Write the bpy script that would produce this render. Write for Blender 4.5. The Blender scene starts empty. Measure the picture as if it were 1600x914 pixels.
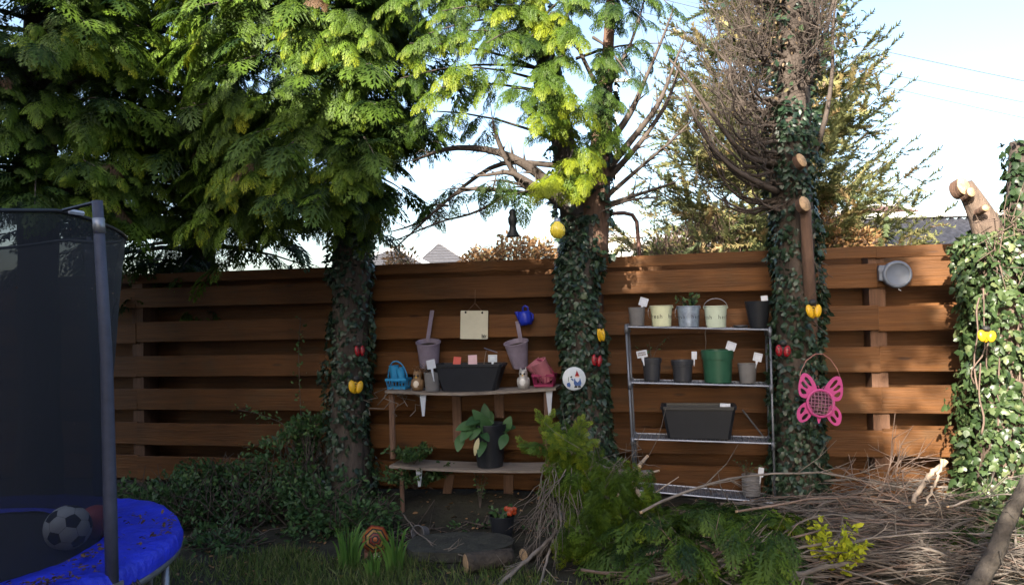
import bpy, math, random
import numpy as np
from mathutils import Vector, Matrix, Euler, noise as mnoise

random.seed(7)
rng = np.random.default_rng(7)
SC = bpy.context.scene
COL = SC.collection
PI = math.pi
R = math.radians

# ------------------------------------------------------------------ camera, sky, sun, exposure
FPX = 1200.0                         # focal length in photo pixels (photo 1600 wide)
EYE = Vector((0, 0, 1.6))
PITCH, ROLL = math.atan(28 / 1200), R(1.38)
_f = Vector((0, math.cos(PITCH), math.sin(PITCH)))
_u0 = Vector((0, -math.sin(PITCH), math.cos(PITCH)))
_r0 = Vector((1, 0, 0))
CR = (_r0 * math.cos(ROLL) - _u0 * math.sin(ROLL))
CU = (_r0 * math.sin(ROLL) + _u0 * math.cos(ROLL))
cam_d = bpy.data.cameras.new('camera')
cam_d.sensor_width = 36
cam_d.lens = FPX / 1600 * 36
cam_d.clip_start = 0.05
cam_d.clip_end = 2000
cam = bpy.data.objects.new('camera', cam_d)
COL.objects.link(cam)
m3 = Matrix((CR, CU, -_f)).transposed()
cam.matrix_world = Matrix.Translation(EYE) @ m3.to_4x4()
SC.camera = cam

SUN_A, SUN_E = R(25), R(27)          # sun stands behind the viewer, 25 degrees to the left
SUN_DIR = Vector((-math.sin(SUN_A) * math.cos(SUN_E), -math.cos(SUN_A) * math.cos(SUN_E), math.sin(SUN_E)))
world = bpy.data.worlds.new('World')
SC.world = world
world.use_nodes = True
wn = world.node_tree.nodes
sky = wn.new('ShaderNodeTexSky')
sky.sky_type = 'NISHITA'
sky.sun_disc = False
sky.sun_elevation = SUN_E
sky.sun_rotation = math.atan2(SUN_DIR.x, SUN_DIR.y) % (2 * PI)
sky.air_density, sky.dust_density, sky.ozone_density = 1.0, 3.0, 1.0
world.node_tree.links.new(sky.outputs[0], wn['Background'].inputs[0])
wn['Background'].inputs[1].default_value = 0.118
sun_d = bpy.data.lights.new('sun', 'SUN')
sun_d.energy = 5.0
sun_d.angle = R(0.53)
sun_d.color = (1.0, 0.92, 0.78)
sun = bpy.data.objects.new('sun', sun_d)
COL.objects.link(sun)
sun.rotation_euler = (-SUN_DIR).to_track_quat('-Z', 'Y').to_euler()
SC.view_settings.view_transform = 'Standard'
SC.view_settings.look = 'None'
SC.view_settings.exposure = 1.86
SC.view_settings.gamma = 1
SC.render.engine = 'CYCLES'
SC.cycles.max_bounces = 6
SC.cycles.transparent_max_bounces = 12

# ------------------------------------------------------------------ measuring helpers
def ray(px, py):
    return _f * FPX + CR * (px - 800) + CU * (457 - py)
def at(px, py, Y):
    v = ray(px, py)
    return EYE + v * (Y / v.y)
def onz(px, py, z):
    v = ray(px, py)
    return EYE + v * ((z - EYE.z) / v.z)
PHI = math.atan2(-1.43, 6.45)
FP0 = Vector((-3.38, 6.92, 0))
FU = Vector((math.cos(PHI), math.sin(PHI), 0))
FN = Vector((math.sin(PHI), -math.cos(PHI), 0))
def fen(px, py, off=0.03):           # a point in front of the fence by off metres
    v = ray(px, py)
    t = (off - (EYE - FP0).dot(FN)) / v.dot(FN)
    return EYE + v * t
def mpp(p):                          # metres per photo pixel at a point
    return (Vector(p) - EYE).dot(_f) / FPX

# ------------------------------------------------------------------ materials
MATS = {}
def mat(name, col, rough=0.6, var=0.25, scale=8, bump=0.15, metal=0.0, col2=None, stretch=(1, 1, 1), objvar=0.0,
        spec=0.4, gen=False):
    if name in MATS:
        return MATS[name]
    m = bpy.data.materials.new(name)
    m.use_nodes = True
    nt = m.node_tree; N = nt.nodes; L = nt.links
    b = N['Principled BSDF']
    b.inputs['Roughness'].default_value = rough
    b.inputs['Metallic'].default_value = metal
    b.inputs['Specular IOR Level'].default_value = spec
    tc = N.new('ShaderNodeTexCoord')
    mp = N.new('ShaderNodeMapping')
    mp.inputs['Scale'].default_value = [s * scale for s in stretch]
    oi = N.new('ShaderNodeObjectInfo')
    vm = N.new('ShaderNodeVectorMath'); vm.operation = 'SCALE'
    vm.inputs[0].default_value = (13.7, 7.3, 5.1)
    L.new(oi.outputs['Random'], vm.inputs['Scale'])
    L.new(tc.outputs['Object'], mp.inputs['Vector'])
    L.new(vm.outputs[0], mp.inputs['Location'])
    nz = N.new('ShaderNodeTexNoise')
    nz.inputs['Scale'].default_value = 1
    nz.inputs['Detail'].default_value = 7
    nz.inputs['Roughness'].default_value = 0.65
    L.new(mp.outputs[0], nz.inputs['Vector'])
    rp = N.new('ShaderNodeValToRGB')
    c = np.array(col)
    lo = c * (1 - var)
    hi = np.array(col2) if col2 is not None else np.minimum(c * (1 + var), 1)
    rp.color_ramp.elements[0].position = 0.3
    rp.color_ramp.elements[1].position = 0.7
    rp.color_ramp.elements[0].color = (*lo, 1)
    rp.color_ramp.elements[1].color = (*hi, 1)
    L.new(nz.outputs['Fac'], rp.inputs[0])
    out = rp.outputs[0]
    if objvar:
        hs = N.new('ShaderNodeHueSaturation')
        mr = N.new('ShaderNodeMapRange')
        mr.inputs['To Min'].default_value = 1 - objvar
        mr.inputs['To Max'].default_value = 1 + objvar
        L.new(oi.outputs['Random'], mr.inputs[0])
        L.new(mr.outputs[0], hs.inputs['Value'])
        L.new(out, hs.inputs['Color'])
        out = hs.outputs[0]
    L.new(out, b.inputs['Base Color'])
    if bump:
        bp = N.new('ShaderNodeBump')
        bp.inputs['Strength'].default_value = bump
        bp.inputs['Distance'].default_value = 0.02
        n2 = N.new('ShaderNodeTexNoise')
        n2.inputs['Scale'].default_value = 3.1
        n2.inputs['Detail'].default_value = 5
        L.new(mp.outputs[0], n2.inputs['Vector'])
        L.new(n2.outputs['Fac'], bp.inputs['Height'])
        L.new(bp.outputs[0], b.inputs['Normal'])
    MATS[name] = m
    return m

def leaf_mat(name, c0, c1, rough=0.55, trans=0.3, spec=0.3, c2=None):
    if name in MATS:
        return MATS[name]
    m = bpy.data.materials.new(name)
    m.use_nodes = True
    nt = m.node_tree; N = nt.nodes; L = nt.links
    b = N['Principled BSDF']
    b.inputs['Roughness'].default_value = rough
    b.inputs['Specular IOR Level'].default_value = spec
    a = N.new('ShaderNodeAttribute'); a.attribute_name = 'tint'
    rp = N.new('ShaderNodeValToRGB')
    rp.color_ramp.elements[0].color = (*c0, 1)
    rp.color_ramp.elements[1].color = (*c1, 1)
    if c2 is not None:
        rp.color_ramp.elements[1].position = 0.6
        e = rp.color_ramp.elements.new(1.0); e.color = (*c2, 1)
    L.new(a.outputs['Fac'], rp.inputs[0])
    L.new(rp.outputs[0], b.inputs['Base Color'])
    t = N.new('ShaderNodeBsdfTranslucent')
    L.new(rp.outputs[0], t.inputs['Color'])
    mx = N.new('ShaderNodeMixShader'); mx.inputs[0].default_value = trans
    L.new(b.outputs[0], mx.inputs[1]); L.new(t.outputs[0], mx.inputs[2])
    L.new(mx.outputs[0], N['Material Output'].inputs['Surface'])
    MATS[name] = m
    return m

# ------------------------------------------------------------------ mesh helpers
class MB:
    def __init__(self):
        self.v = []; self.f = []
    def add(self, vs, fs, M=None):
        o = len(self.v)
        if M is not None:
            vs = [M @ Vector(v) for v in vs]
        self.v.extend([tuple(v) for v in vs])
        self.f.extend([tuple(i + o for i in f) for f in fs])
        return self
    def box(self, c, s, M=None, ch=0.0):
        x, y, z = s[0] / 2, s[1] / 2, s[2] / 2
        c = Vector(c)
        if ch:
            prof = [(-y + ch, -z), (y - ch, -z), (y, -z + ch), (y, z - ch), (y - ch, z), (-y + ch, z), (-y, z - ch), (-y, -z + ch)]
            n = len(prof)
            vs = [c + Vector((-x, p[0], p[1])) for p in prof] + [c + Vector((x, p[0], p[1])) for p in prof]
            fs = [tuple(range(n - 1, -1, -1))[::-1][::-1], tuple(range(n, 2 * n))]
            fs += [(i, (i + 1) % n, n + (i + 1) % n, n + i) for i in range(n)]
            return self.add(vs, fs, M)
        vs = [c + Vector((a * x, b * y, d * z)) for d in (-1, 1) for b in (-1, 1) for a in (-1, 1)]
        fs = [(0, 2, 3, 1), (4, 5, 7, 6), (0, 1, 5, 4), (2, 6, 7, 3), (0, 4, 6, 2), (1, 3, 7, 5)]
        return self.add(vs, fs, M)
    def tube(self, pts, rad, n=6, cap=True, rough=0.0, seed=0):
        pts = [Vector(p) for p in pts]
        if not isinstance(rad, (list, tuple)):
            rad = [rad] * len(pts)
        vs = []; fs = []
        t = (pts[1] - pts[0]).normalized()
        a = Vector((0, 0, 1)) if abs(t.z) < 0.9 else Vector((1, 0, 0))
        x = t.cross(a).normalized()
        for i, p in enumerate(pts):
            t2 = (pts[min(i + 1, len(pts) - 1)] - pts[max(i - 1, 0)])
            if t2.length < 1e-9:
                t2 = t
            t2.normalize()
            x = (x - t2 * x.dot(t2))
            x = x.normalized() if x.length > 1e-6 else t2.orthogonal().normalized()
            y = t2.cross(x)
            t = t2
            for k in range(n):
                an = 2 * PI * k / n
                d = x * math.cos(an) + y * math.sin(an)
                rr = rad[i]
                if rough:
                    rr *= 1 + rough * mnoise.noise(Vector((d.x * 1.7 + seed, d.y * 1.7, (p.z + p.x) * 2.3)))
                vs.append(p + d * rr)
        for i in range(len(pts) - 1):
            for k in range(n):
                a0 = i * n + k; a1 = i * n + (k + 1) % n
                fs.append((a0, a1, a1 + n, a0 + n))
        if cap:
            fs.append(tuple(range(n))[::-1])
            fs.append(tuple(range((len(pts) - 1) * n, len(pts) * n)))
        return self.add(vs, fs)
    def lathe(self, prof, n=24, M=None, cap0=False, cap1=False):
        vs = [(r * math.cos(2 * PI * k / n), r * math.sin(2 * PI * k / n), z) for r, z in prof for k in range(n)]
        fs = []
        for i in range(len(prof) - 1):
            for k in range(n):
                a0 = i * n + k; a1 = i * n + (k + 1) % n
                fs.append((a0, a1, a1 + n, a0 + n))
        if cap0:
            fs.append(tuple(range(n))[::-1])
        if cap1:
            fs.append(tuple(range((len(prof) - 1) * n, len(prof) * n)))
        return self.add(vs, fs, M)
    def prism(self, pts, d, M=None):
        n = len(pts)
        vs = [(p[0], p[1], -d / 2) for p in pts] + [(p[0], p[1], d / 2) for p in pts]
        fs = [tuple(range(n))[::-1], tuple(range(n, 2 * n))] + [(i, (i + 1) % n, n + (i + 1) % n, n + i) for i in range(n)]
        return self.add(vs, fs, M)
    def ball(self, c, r, nu=14, nv=9, M=None):
        r = (r, r, r) if isinstance(r, (int, float)) else r
        c = Vector(c)
        vs = [c + Vector((0, 0, -r[2]))]
        for j in range(1, nv):
            th = -PI / 2 + PI * j / nv
            for i in range(nu):
                ph = 2 * PI * i / nu
                vs.append(c + Vector((r[0] * math.cos(th) * math.cos(ph), r[1] * math.cos(th) * math.sin(ph), r[2] * math.sin(th))))
        vs.append(c + Vector((0, 0, r[2])))
        fs = [(0, 1 + (i + 1) % nu, 1 + i) for i in range(nu)]
        for j in range(nv - 2):
            for i in range(nu):
                a = 1 + j * nu + i; b = 1 + j * nu + (i + 1) % nu
                fs.append((a, b, b + nu, a + nu))
        o = 1 + (nv - 2) * nu
        fs += [(o + i, o + (i + 1) % nu, len(vs) - 1) for i in range(nu)]
        return self.add(vs, fs, M)
    def mesh(self, name, m, smooth=False):
        me = bpy.data.meshes.new(name)
        me.from_pydata(self.v, [], self.f)
        me.materials.append(m)
        if smooth:
            me.shade_smooth()
        me.validate()
        return me

def link(name, me, parent=None, loc=(0, 0, 0), rot=(0, 0, 0), kind=None):
    o = bpy.data.objects.new(name, me)
    COL.objects.link(o)
    o.location = loc
    o.rotation_euler = rot
    if parent is not None:
        o.parent = parent
    if kind:
        o['kind'] = kind
    return o
def part(name, mb, m, parent, smooth=False, loc=(0, 0, 0), rot=(0, 0, 0), kind=None, label=None):
    o = link(name, mb.mesh(name, m, smooth), parent, loc, rot, kind)
    if label:
        o['label'] = label
    return o
def tag(o, label, cat, group=None):
    o['label'] = label; o['category'] = cat
    if group:
        o['group'] = group
    return o
def thing(name, label, cat, loc=(0, 0, 0), rotz=0.0, group=None):
    o = bpy.data.objects.new(name, None)
    o.empty_display_size = 0.1
    COL.objects.link(o)
    o.location = loc
    o.rotation_euler = (0, 0, rotz)
    return tag(o, label, cat, group)
def copy_tree(o, parent=None):
    c = o.copy(); COL.objects.link(c)
    if parent is not None:
        c.parent = parent
    for ch in list(o.children):
        copy_tree(ch, c)
    return c
def smooth_by_angle(o, deg=40):
    me = o.data
    me.shade_smooth()
    try:
        me.set_sharp_from_angle(angle=R(deg))
    except Exception:
        pass

def scatter(name, groups, m, parent=None, kind=None):
    """groups: list of (template verts (n,3), tris (k,3), pos (N,3), mats (N,3,3), tint (N,)) -> ONE mesh object"""
    VV, TT, AA = [], [], []
    o = 0
    for grp in groups:
        V, T, pos, Ms, tint = grp[:5]
        N = len(pos)
        if N == 0:
            continue
        P = np.einsum('nij,kj->nki', Ms, V) + pos[:, None, :]
        VV.append(P.reshape(-1, 3))
        idx = (np.arange(N) * len(V))[:, None, None] + T[None] + o
        TT.append(idx.reshape(-1, 3))
        AA.append((tint[:, None] + grp[5][None]).ravel() if len(grp) > 5 else np.repeat(tint, len(T)))
        o += N * len(V)
    V = np.concatenate(VV).astype(np.float32); T = np.concatenate(TT).astype(np.int32); A = np.concatenate(AA).astype(np.float32)
    me = bpy.data.meshes.new(name)
    me.vertices.add(len(V)); me.vertices.foreach_set('co', V.ravel())
    me.loops.add(len(T) * 3); me.loops.foreach_set('vertex_index', T.ravel())
    me.polygons.add(len(T))
    me.polygons.foreach_set('loop_start', np.arange(0, len(T) * 3, 3, dtype=np.int32))
    at_ = me.attributes.new('tint', 'FLOAT', 'FACE')
    at_.data.foreach_set('value', np.clip(A, 0, 1))
    me.materials.append(m)
    me.update()
    return link(name, me, parent, kind=kind)

def nrm(a):
    return a / np.maximum(np.linalg.norm(a, axis=-1, keepdims=True), 1e-9)
def frames(x, up, s):
    x = nrm(np.asarray(x, float)); up = np.asarray(up, float)
    y = np.cross(up, x)
    bad = np.linalg.norm(y, axis=1) < 1e-4
    y[bad] = np.cross(np.array([0.31, 0.9, 0.2]), x[bad])
    y = nrm(y); z = np.cross(x, y)
    M = np.stack([x, y, z], axis=2)
    s = np.asarray(s, float)
    if s.ndim == 1:
        s = s[:, None, None]
    return M * s
def fan(outline, z=None, centre=None):
    """flat leaf from an outline in XY"""
    pts = np.array([(p[0], p[1], p[2] if len(p) > 2 else 0.0) for p in outline], float)
    c = pts.mean(0) if centre is None else np.array(centre, float)
    V = np.vstack([c, pts]); n = len(pts)
    T = np.array([(0, 1 + i, 1 + (i + 1) % n) for i in range(n)])
    return V, T
IVY = fan([(-0.08, 0, 0), (0.0, 0.32, -0.06), (0.2, 0.46, -0.1), (0.38, 0.24, 0.0), (0.62, 0.3, -0.08), (1.0, 0, -0.14),
           (0.62, -0.3, -0.08), (0.38, -0.24, 0.0), (0.2, -0.46, -0.1), (0.0, -0.32, -0.06)], centre=(0.25, 0, 0.07))
OVAL = fan([(0, 0, 0), (0.3, 0.24, 0.03), (0.7, 0.22, 0.0), (1, 0, -0.1), (0.7, -0.22, 0.0), (0.3, -0.24, 0.03)], centre=(0.5, 0, -0.04))
DIAM = (np.array([(0, 0, 0), (0.5, 0.22, 0.04), (1, 0, -0.05), (0.5, -0.22, 0.04)], float), np.array([(0, 1, 2), (0, 2, 3)]))

def frond_template(seed, n=6, sub=1):
    r = np.random.default_rng(seed)
    V = []; T = []
    def tri(a, b, c):
        i = len(V); V.extend([a, b, c]); T.append((i, i + 1, i + 2))
    def bend(p):
        s = max(p[0], 0)
        return (p[0], p[1], p[2] - 0.42 * s * s - 0.8 * p[1] * p[1])
    tri(bend((0, 0.02, 0)), bend((0, -0.02, 0)), bend((0.6, 0, 0)))
    tri(bend((0.45, 0.045, 0)), bend((0.45, -0.045, 0)), bend((1.02, 0, 0)))
    for k in range(n):
        s = 0.08 + 0.86 * k / n + r.uniform(-.02, .02)
        for sd in (1, -1):
            s2 = s + (0.05 if sd < 0 else 0)
            l = (0.50 * (1 - s2) ** 0.8 + 0.09) * r.uniform(.8, 1.15)
            an = R(44 + 12 * (1 - s2)) * r.uniform(.85, 1.15)
            dx, dy = math.cos(an), math.sin(an) * sd
            w = 0.034
            zj = r.uniform(-.03, .03)
            base = np.array((s2, 0, 0)); d = np.array((dx, dy, zj)); q = np.array((-dy, dx, 0))
            tip = base + d * l
            mid = base + d * l * .5
            tri(bend(base), bend(mid + q * w), bend(tip)); tri(bend(base), bend(tip), bend(mid - q * w))
            ns = sub if l > 0.2 else 1
            for j in range(ns):
                u = 0.35 + 0.5 * j / max(ns, 1)
                for e in (1, -1):
                    b0 = base + d * l * u
                    d2 = d * math.cos(R(40)) + q * e * math.sin(R(40))
                    l2 = l * (0.42 - 0.2 * u) + .03
                    tri(bend(b0 - d * .03), bend(b0 + d * .07), bend(b0 + d2 * l2 * 1.15))
    V = np.array(V); T = np.array(T)
    cen = V[T].mean(1)
    off = np.clip((np.hypot(cen[:, 0] * .75, cen[:, 1] * 1.5) - .42) * .75, -.3, .4)
    return V, T, off
FRONDS = [frond_template(i) for i in range(4)]

# ------------------------------------------------------------------ colours
M_FENCE = mat('stained_fence_wood', (0.116, 0.045, 0.011), 0.62, 0.3, 3.0, 0.25, stretch=(0.5, 9, 9), objvar=0.12, spec=0.3)
def weather(m):
    """broad stains, green film low down and knots on top of the grain"""
    nt = m.node_tree; N = nt.nodes; L = nt.links
    b = N['Principled BSDF']; src = b.inputs['Base Color'].links[0].from_socket
    g = N.new('ShaderNodeNewGeometry')
    n1 = N.new('ShaderNodeTexNoise'); n1.inputs['Scale'].default_value = 1.3; n1.inputs['Detail'].default_value = 5
    L.new(g.outputs['Position'], n1.inputs['Vector'])
    r1 = N.new('ShaderNodeMapRange'); r1.inputs['From Min'].default_value = .3; r1.inputs['From Max'].default_value = .7; r1.inputs['To Min'].default_value = .62; r1.inputs['To Max'].default_value = 1.2
    L.new(n1.outputs['Fac'], r1.inputs[0])
    hs = N.new('ShaderNodeHueSaturation'); L.new(src, hs.inputs['Color']); L.new(r1.outputs[0], hs.inputs['Value'])
    tc = N.new('ShaderNodeTexCoord'); mp = N.new('ShaderNodeMapping'); mp.inputs['Scale'].default_value = (2.2, 1, 9)
    oi = N.new('ShaderNodeObjectInfo'); vm = N.new('ShaderNodeVectorMath'); vm.operation = 'SCALE'; vm.inputs[0].default_value = (9.1, 3.3, 4.7)
    L.new(oi.outputs['Random'], vm.inputs['Scale']); L.new(vm.outputs[0], mp.inputs['Location'])
    L.new(tc.outputs['Object'], mp.inputs['Vector'])
    vo = N.new('ShaderNodeTexVoronoi'); vo.inputs['Scale'].default_value = 1.0
    L.new(mp.outputs[0], vo.inputs['Vector'])
    r2 = N.new('ShaderNodeMapRange'); r2.inputs['From Min'].default_value = .06; r2.inputs['From Max'].default_value = .14; r2.inputs['To Min'].default_value = .75; r2.inputs['To Max'].default_value = 0
    L.new(vo.outputs['Distance'], r2.inputs[0])
    m1 = N.new('ShaderNodeMix'); m1.data_type = 'RGBA'; L.new(r2.outputs[0], m1.inputs[0]); L.new(hs.outputs[0], m1.inputs[6]); m1.inputs[7].default_value = (.035, .015, .008, 1)
    n3 = N.new('ShaderNodeTexNoise'); n3.inputs['Scale'].default_value = 3.7; n3.inputs['Detail'].default_value = 6; L.new(g.outputs['Position'], n3.inputs['Vector'])
    r3 = N.new('ShaderNodeMapRange'); r3.inputs['From Min'].default_value = .55; r3.inputs['From Max'].default_value = .8; r3.inputs['To Max'].default_value = .45
    L.new(n3.outputs['Fac'], r3.inputs[0])
    m2 = N.new('ShaderNodeMix'); m2.data_type = 'RGBA'; L.new(r3.outputs[0], m2.inputs[0]); L.new(m1.outputs[2], m2.inputs[6]); m2.inputs[7].default_value = (.05, .045, .025, 1)
    L.new(m2.outputs[2], b.inputs['Base Color'])
weather(M_FENCE)
M_POST = mat('stained_post_wood', (0.11, 0.055, 0.032), 0.65, 0.3, 3.0, 0.25, stretch=(9, 9, 0.6), objvar=0.15, spec=0.3)
M_SOIL = mat('garden_soil', (0.022, 0.017, 0.012), 0.95, 0.5, 6, 1.0, col2=(0.034, 0.032, 0.018))
M_POTSOIL = mat('potting_soil', (0.03, 0.022, 0.015), 0.95, 0.5, 40, 0.8)
M_BARK = mat('rough_bark', (0.060, 0.046, 0.038), 0.9, 0.5, 9, 0.9, stretch=(1, 1, 0.25))
M_BARKR = mat('reddish_bark', (0.115, 0.066, 0.045), 0.85, 0.4, 10, 0.7, stretch=(1, 1, 0.2))
M_BARKL = mat('pale_bark', (0.28, 0.22, 0.17), 0.85, 0.3, 10, 0.5, stretch=(1, 1, 0.2))
M_CUT = mat('fresh_cut_wood', (0.42, 0.28, 0.16), 0.75, 0.4, 34, 0.3)
M_TWIG = mat('dead_twigs', (0.078, 0.060, 0.050), 0.85, 0.4, 12, 0.2)
M_TWIGG = mat('grey_brushwood', (0.165, 0.138, 0.118), 0.85, 0.45, 7, 0.3, objvar=0.25)
M_TWIGR = mat('reddish_brushwood', (0.155, 0.108, 0.086), 0.85, 0.35, 7, 0.3, objvar=0.2)
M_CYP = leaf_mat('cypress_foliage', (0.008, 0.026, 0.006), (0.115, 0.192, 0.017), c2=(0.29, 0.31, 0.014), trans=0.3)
M_CYPG = leaf_mat('golden_cypress_foliage', (0.010, 0.032, 0.008), (0.080, 0.140, 0.012), c2=(0.22, 0.26, 0.012), trans=0.3)
M_IVY = leaf_mat('ivy_leaves', (0.010, 0.026, 0.016), (0.032, 0.062, 0.03), c2=(0.09, 0.125, 0.055), trans=0.15, rough=0.4, spec=0.5)
M_IVYL = leaf_mat('pale_ivy_leaves', (0.016, 0.034, 0.012), (0.062, 0.10, 0.034), c2=(0.20, 0.22, 0.10), trans=0.2, rough=0.4, spec=0.5)
M_SPRUCE = leaf_mat('spruce_needles', (0.085, 0.115, 0.05), (0.22, 0.215, 0.085), c2=(0.38, 0.26, 0.13), trans=0.3)
M_RUSSET = leaf_mat('russet_leaves', (0.20, 0.11, 0.05), (0.34, 0.19, 0.085), c2=(0.24, 0.22, 0.09), trans=0.3)
M_SHRUB = leaf_mat('undergrowth_leaves', (0.022, 0.055, 0.02), (0.05, 0.105, 0.032), c2=(0.10, 0.16, 0.05), trans=0.2, rough=0.45)
M_GRASS = leaf_mat('grass_blades', (0.05, 0.085, 0.02), (0.10, 0.15, 0.035), c2=(0.20, 0.19, 0.08), trans=0.3)
M_DAFF = leaf_mat('bulb_leaves', (0.07, 0.16, 0.035), (0.13, 0.26, 0.055), trans=0.3, rough=0.4)
M_DEADLEAF = leaf_mat('dead_leaves', (0.14, 0.07, 0.03), (0.30, 0.17, 0.08), trans=0.1)

def P(name, col, **k):
    k.setdefault('rough', 0.4); k.setdefault('var', 0.12); k.setdefault('scale', 10); k.setdefault('bump', 0.04)
    return mat(name, col, **k)
M_BLACKP = P('black_plastic', (0.016, 0.018, 0.024))
M_DGREYP = P('dark_grey_plastic', (0.035, 0.037, 0.045))
M_GREYP = P('grey_plastic', (0.155, 0.15, 0.155), var=.2)
M_GREENP = P('green_plastic', (0.022, 0.085, 0.05))
M_MAUVE = P('mauve_plastic', (0.25, 0.21, 0.28), var=.2)
M_WHITEP = P('white_plastic', (0.47, 0.50, 0.58))
M_CREAM = P('cream_enamel', (0.60, 0.62, 0.42), var=.1)
M_CREAM2 = P('pale_green_enamel', (0.50, 0.57, 0.46), var=.1)
M_ZINC = P('zinc', (0.30, 0.36, 0.46), metal=0.5, rough=.45, var=.3, scale=25)
M_STEEL = P('galvanised_steel', (0.26, 0.27, 0.30), metal=0.6, rough=0.38, var=.2)
M_DSTEEL = P('dull_grey_tube', (0.13, 0.14, 0.165), metal=0.4, rough=0.4, var=.2)
M_BLUEP = P('sky_blue_plastic', (0.03, 0.24, 0.47))
M_ROYAL = P('royal_blue_plastic', (0.012, 0.03, 0.42))
M_PINK = P('pale_pink_plastic', (0.40, 0.14, 0.18))
M_MAGENTA = P('magenta_plastic', (0.22, 0.015, 0.07))
M_HOT = P('bright_pink_metal', (0.46, 0.06, 0.21), rough=.45)
M_YELLOW = P('yellow_enamel', (0.62, 0.36, 0.015), rough=.3)
M_RED = P('red_enamel', (0.24, 0.008, 0.014), rough=.25)
M_INK = P('black_ink', (0.02, 0.02, 0.02), rough=.6, bump=0)
M_REEL = P('grey_blue_casing', (0.13, 0.155, 0.21), rough=.45)
M_PLANK = mat('weathered_plank', (0.20, 0.165, 0.14), 0.8, 0.35, 3, 0.4, stretch=(0.6, 9, 9))
M_BATTEN = mat('brown_batten', (0.16, 0.09, 0.06), 0.8, 0.3, 4, 0.4, stretch=(9, 9, 0.7))

# ------------------------------------------------------------------ the setting
def ground_h(x, y):
    df = (Vector((x, y, 0)) - FP0).dot(FN)
    h = .15 * math.exp(-(df / .30) ** 2) + 0.02 * mnoise.noise(Vector((x * 0.9, y * 0.9, 0))) + 0.012 * mnoise.noise(Vector((x * 4, y * 4, 3)))
    return h
def build_ground():
    xs = [-600, -60, -12] + [(-8 + 0.16 * i) for i in range(100)] + [12, 60, 600]
    ys = [-600, -60, -5] + [(-2 + 0.16 * i) for i in range(72)] + [14, 60, 900]
    mb = MB()
    for y in ys:
        for x in xs:
            near = abs(x) < 9 and -3 < y < 10
            mb.v.append((x, y, ground_h(x, y) if near else -0.02))
    n = len(xs)
    for j in range(len(ys) - 1):
        for i in range(n - 1):
            mb.f.append((j * n + i, j * n + i + 1, (j + 1) * n + i + 1, (j + 1) * n + i))
    return part('ground', mb, M_SOIL, None, True, kind='structure')
build_ground()

# ------------------------------------------------------------------ fence
fence = thing('fence', 'long brown stained hit and miss board fence behind the trees', 'fence', FP0, PHI)
BAY = 2.06
FRONT = [(1.92, 2.005), (1.705, 1.88), (1.39, 1.571), (1.092, 1.276), (0.792, 0.98), (0.483, 0.677), (0.18, 0.387)]
BACK = [(1.795, 1.985), (1.505, 1.755), (1.20, 1.45), (0.90, 1.15), (0.60, 0.85), (0.30, 0.55), (0.03, 0.25)]
def board_mesh(h):
    return MB().box((0, 0, 0), (BAY - 0.0015, 0.022, h), ch=0.004).mesh('board', M_FENCE)
bm_cache = {}
for b in range(-3, 4):
    for rows, y0 in ((FRONT, -0.012), (BACK, 0.222)):
        for (a, c) in rows:
            h = round(c - a, 3)
            if h not in bm_cache:
                bm_cache[h] = board_mesh(h)
            o = link('board', bm_cache[h], fence, (BAY * (b + 0.5) + random.uniform(-.001, .001), y0 + random.uniform(-.003, .003), (a + c) / 2 + random.uniform(-.006, .006)),
                     (R(random.uniform(-1.2, 1.2)), R(random.uniform(-.18, .18)), 0))
post_me = MB().box((0, 0.105, 0.99), (0.11, 0.206, 1.98)).mesh('post', M_POST)
for k in range(-3, 5):
    link('post', post_me, fence, (BAY * k, 0, 0))

# ------------------------------------------------------------------ trees: helpers
def rpath(pts):                      # [(px, py, Y, radius px)] -> world points and radii
    P_, r_ = [], []
    for px, py, Y, rp in pts:
        p = at(px, py, Y); P_.append(p); r_.append(rp * Y / FPX)
    return P_, r_
def resample(pts, rad, n):
    pts = [np.array(p) for p in pts]
    d = [0]
    for i in range(1, len(pts)):
        d.append(d[-1] + np.linalg.norm(pts[i] - pts[i - 1]))
    t = np.linspace(0, d[-1], n)
    A = np.array(pts)
    Q = np.stack([np.interp(t, d, A[:, k]) for k in range(3)], 1)
    # smooth a little
    for _ in range(2):
        Q[1:-1] = (Q[:-2] + 2 * Q[1:-1] + Q[2:]) / 4
    return [Vector(q) for q in Q], list(np.interp(t, d, rad))
def trunk_mb(pts, rad, n=14, seg=26, rough=0.22, seed=0, mb=None):
    q, r_ = resample(pts, rad, seg)
    mb = mb or MB()
    mb.tube(q, r_, n, True, rough, seed)
    return mb
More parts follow.
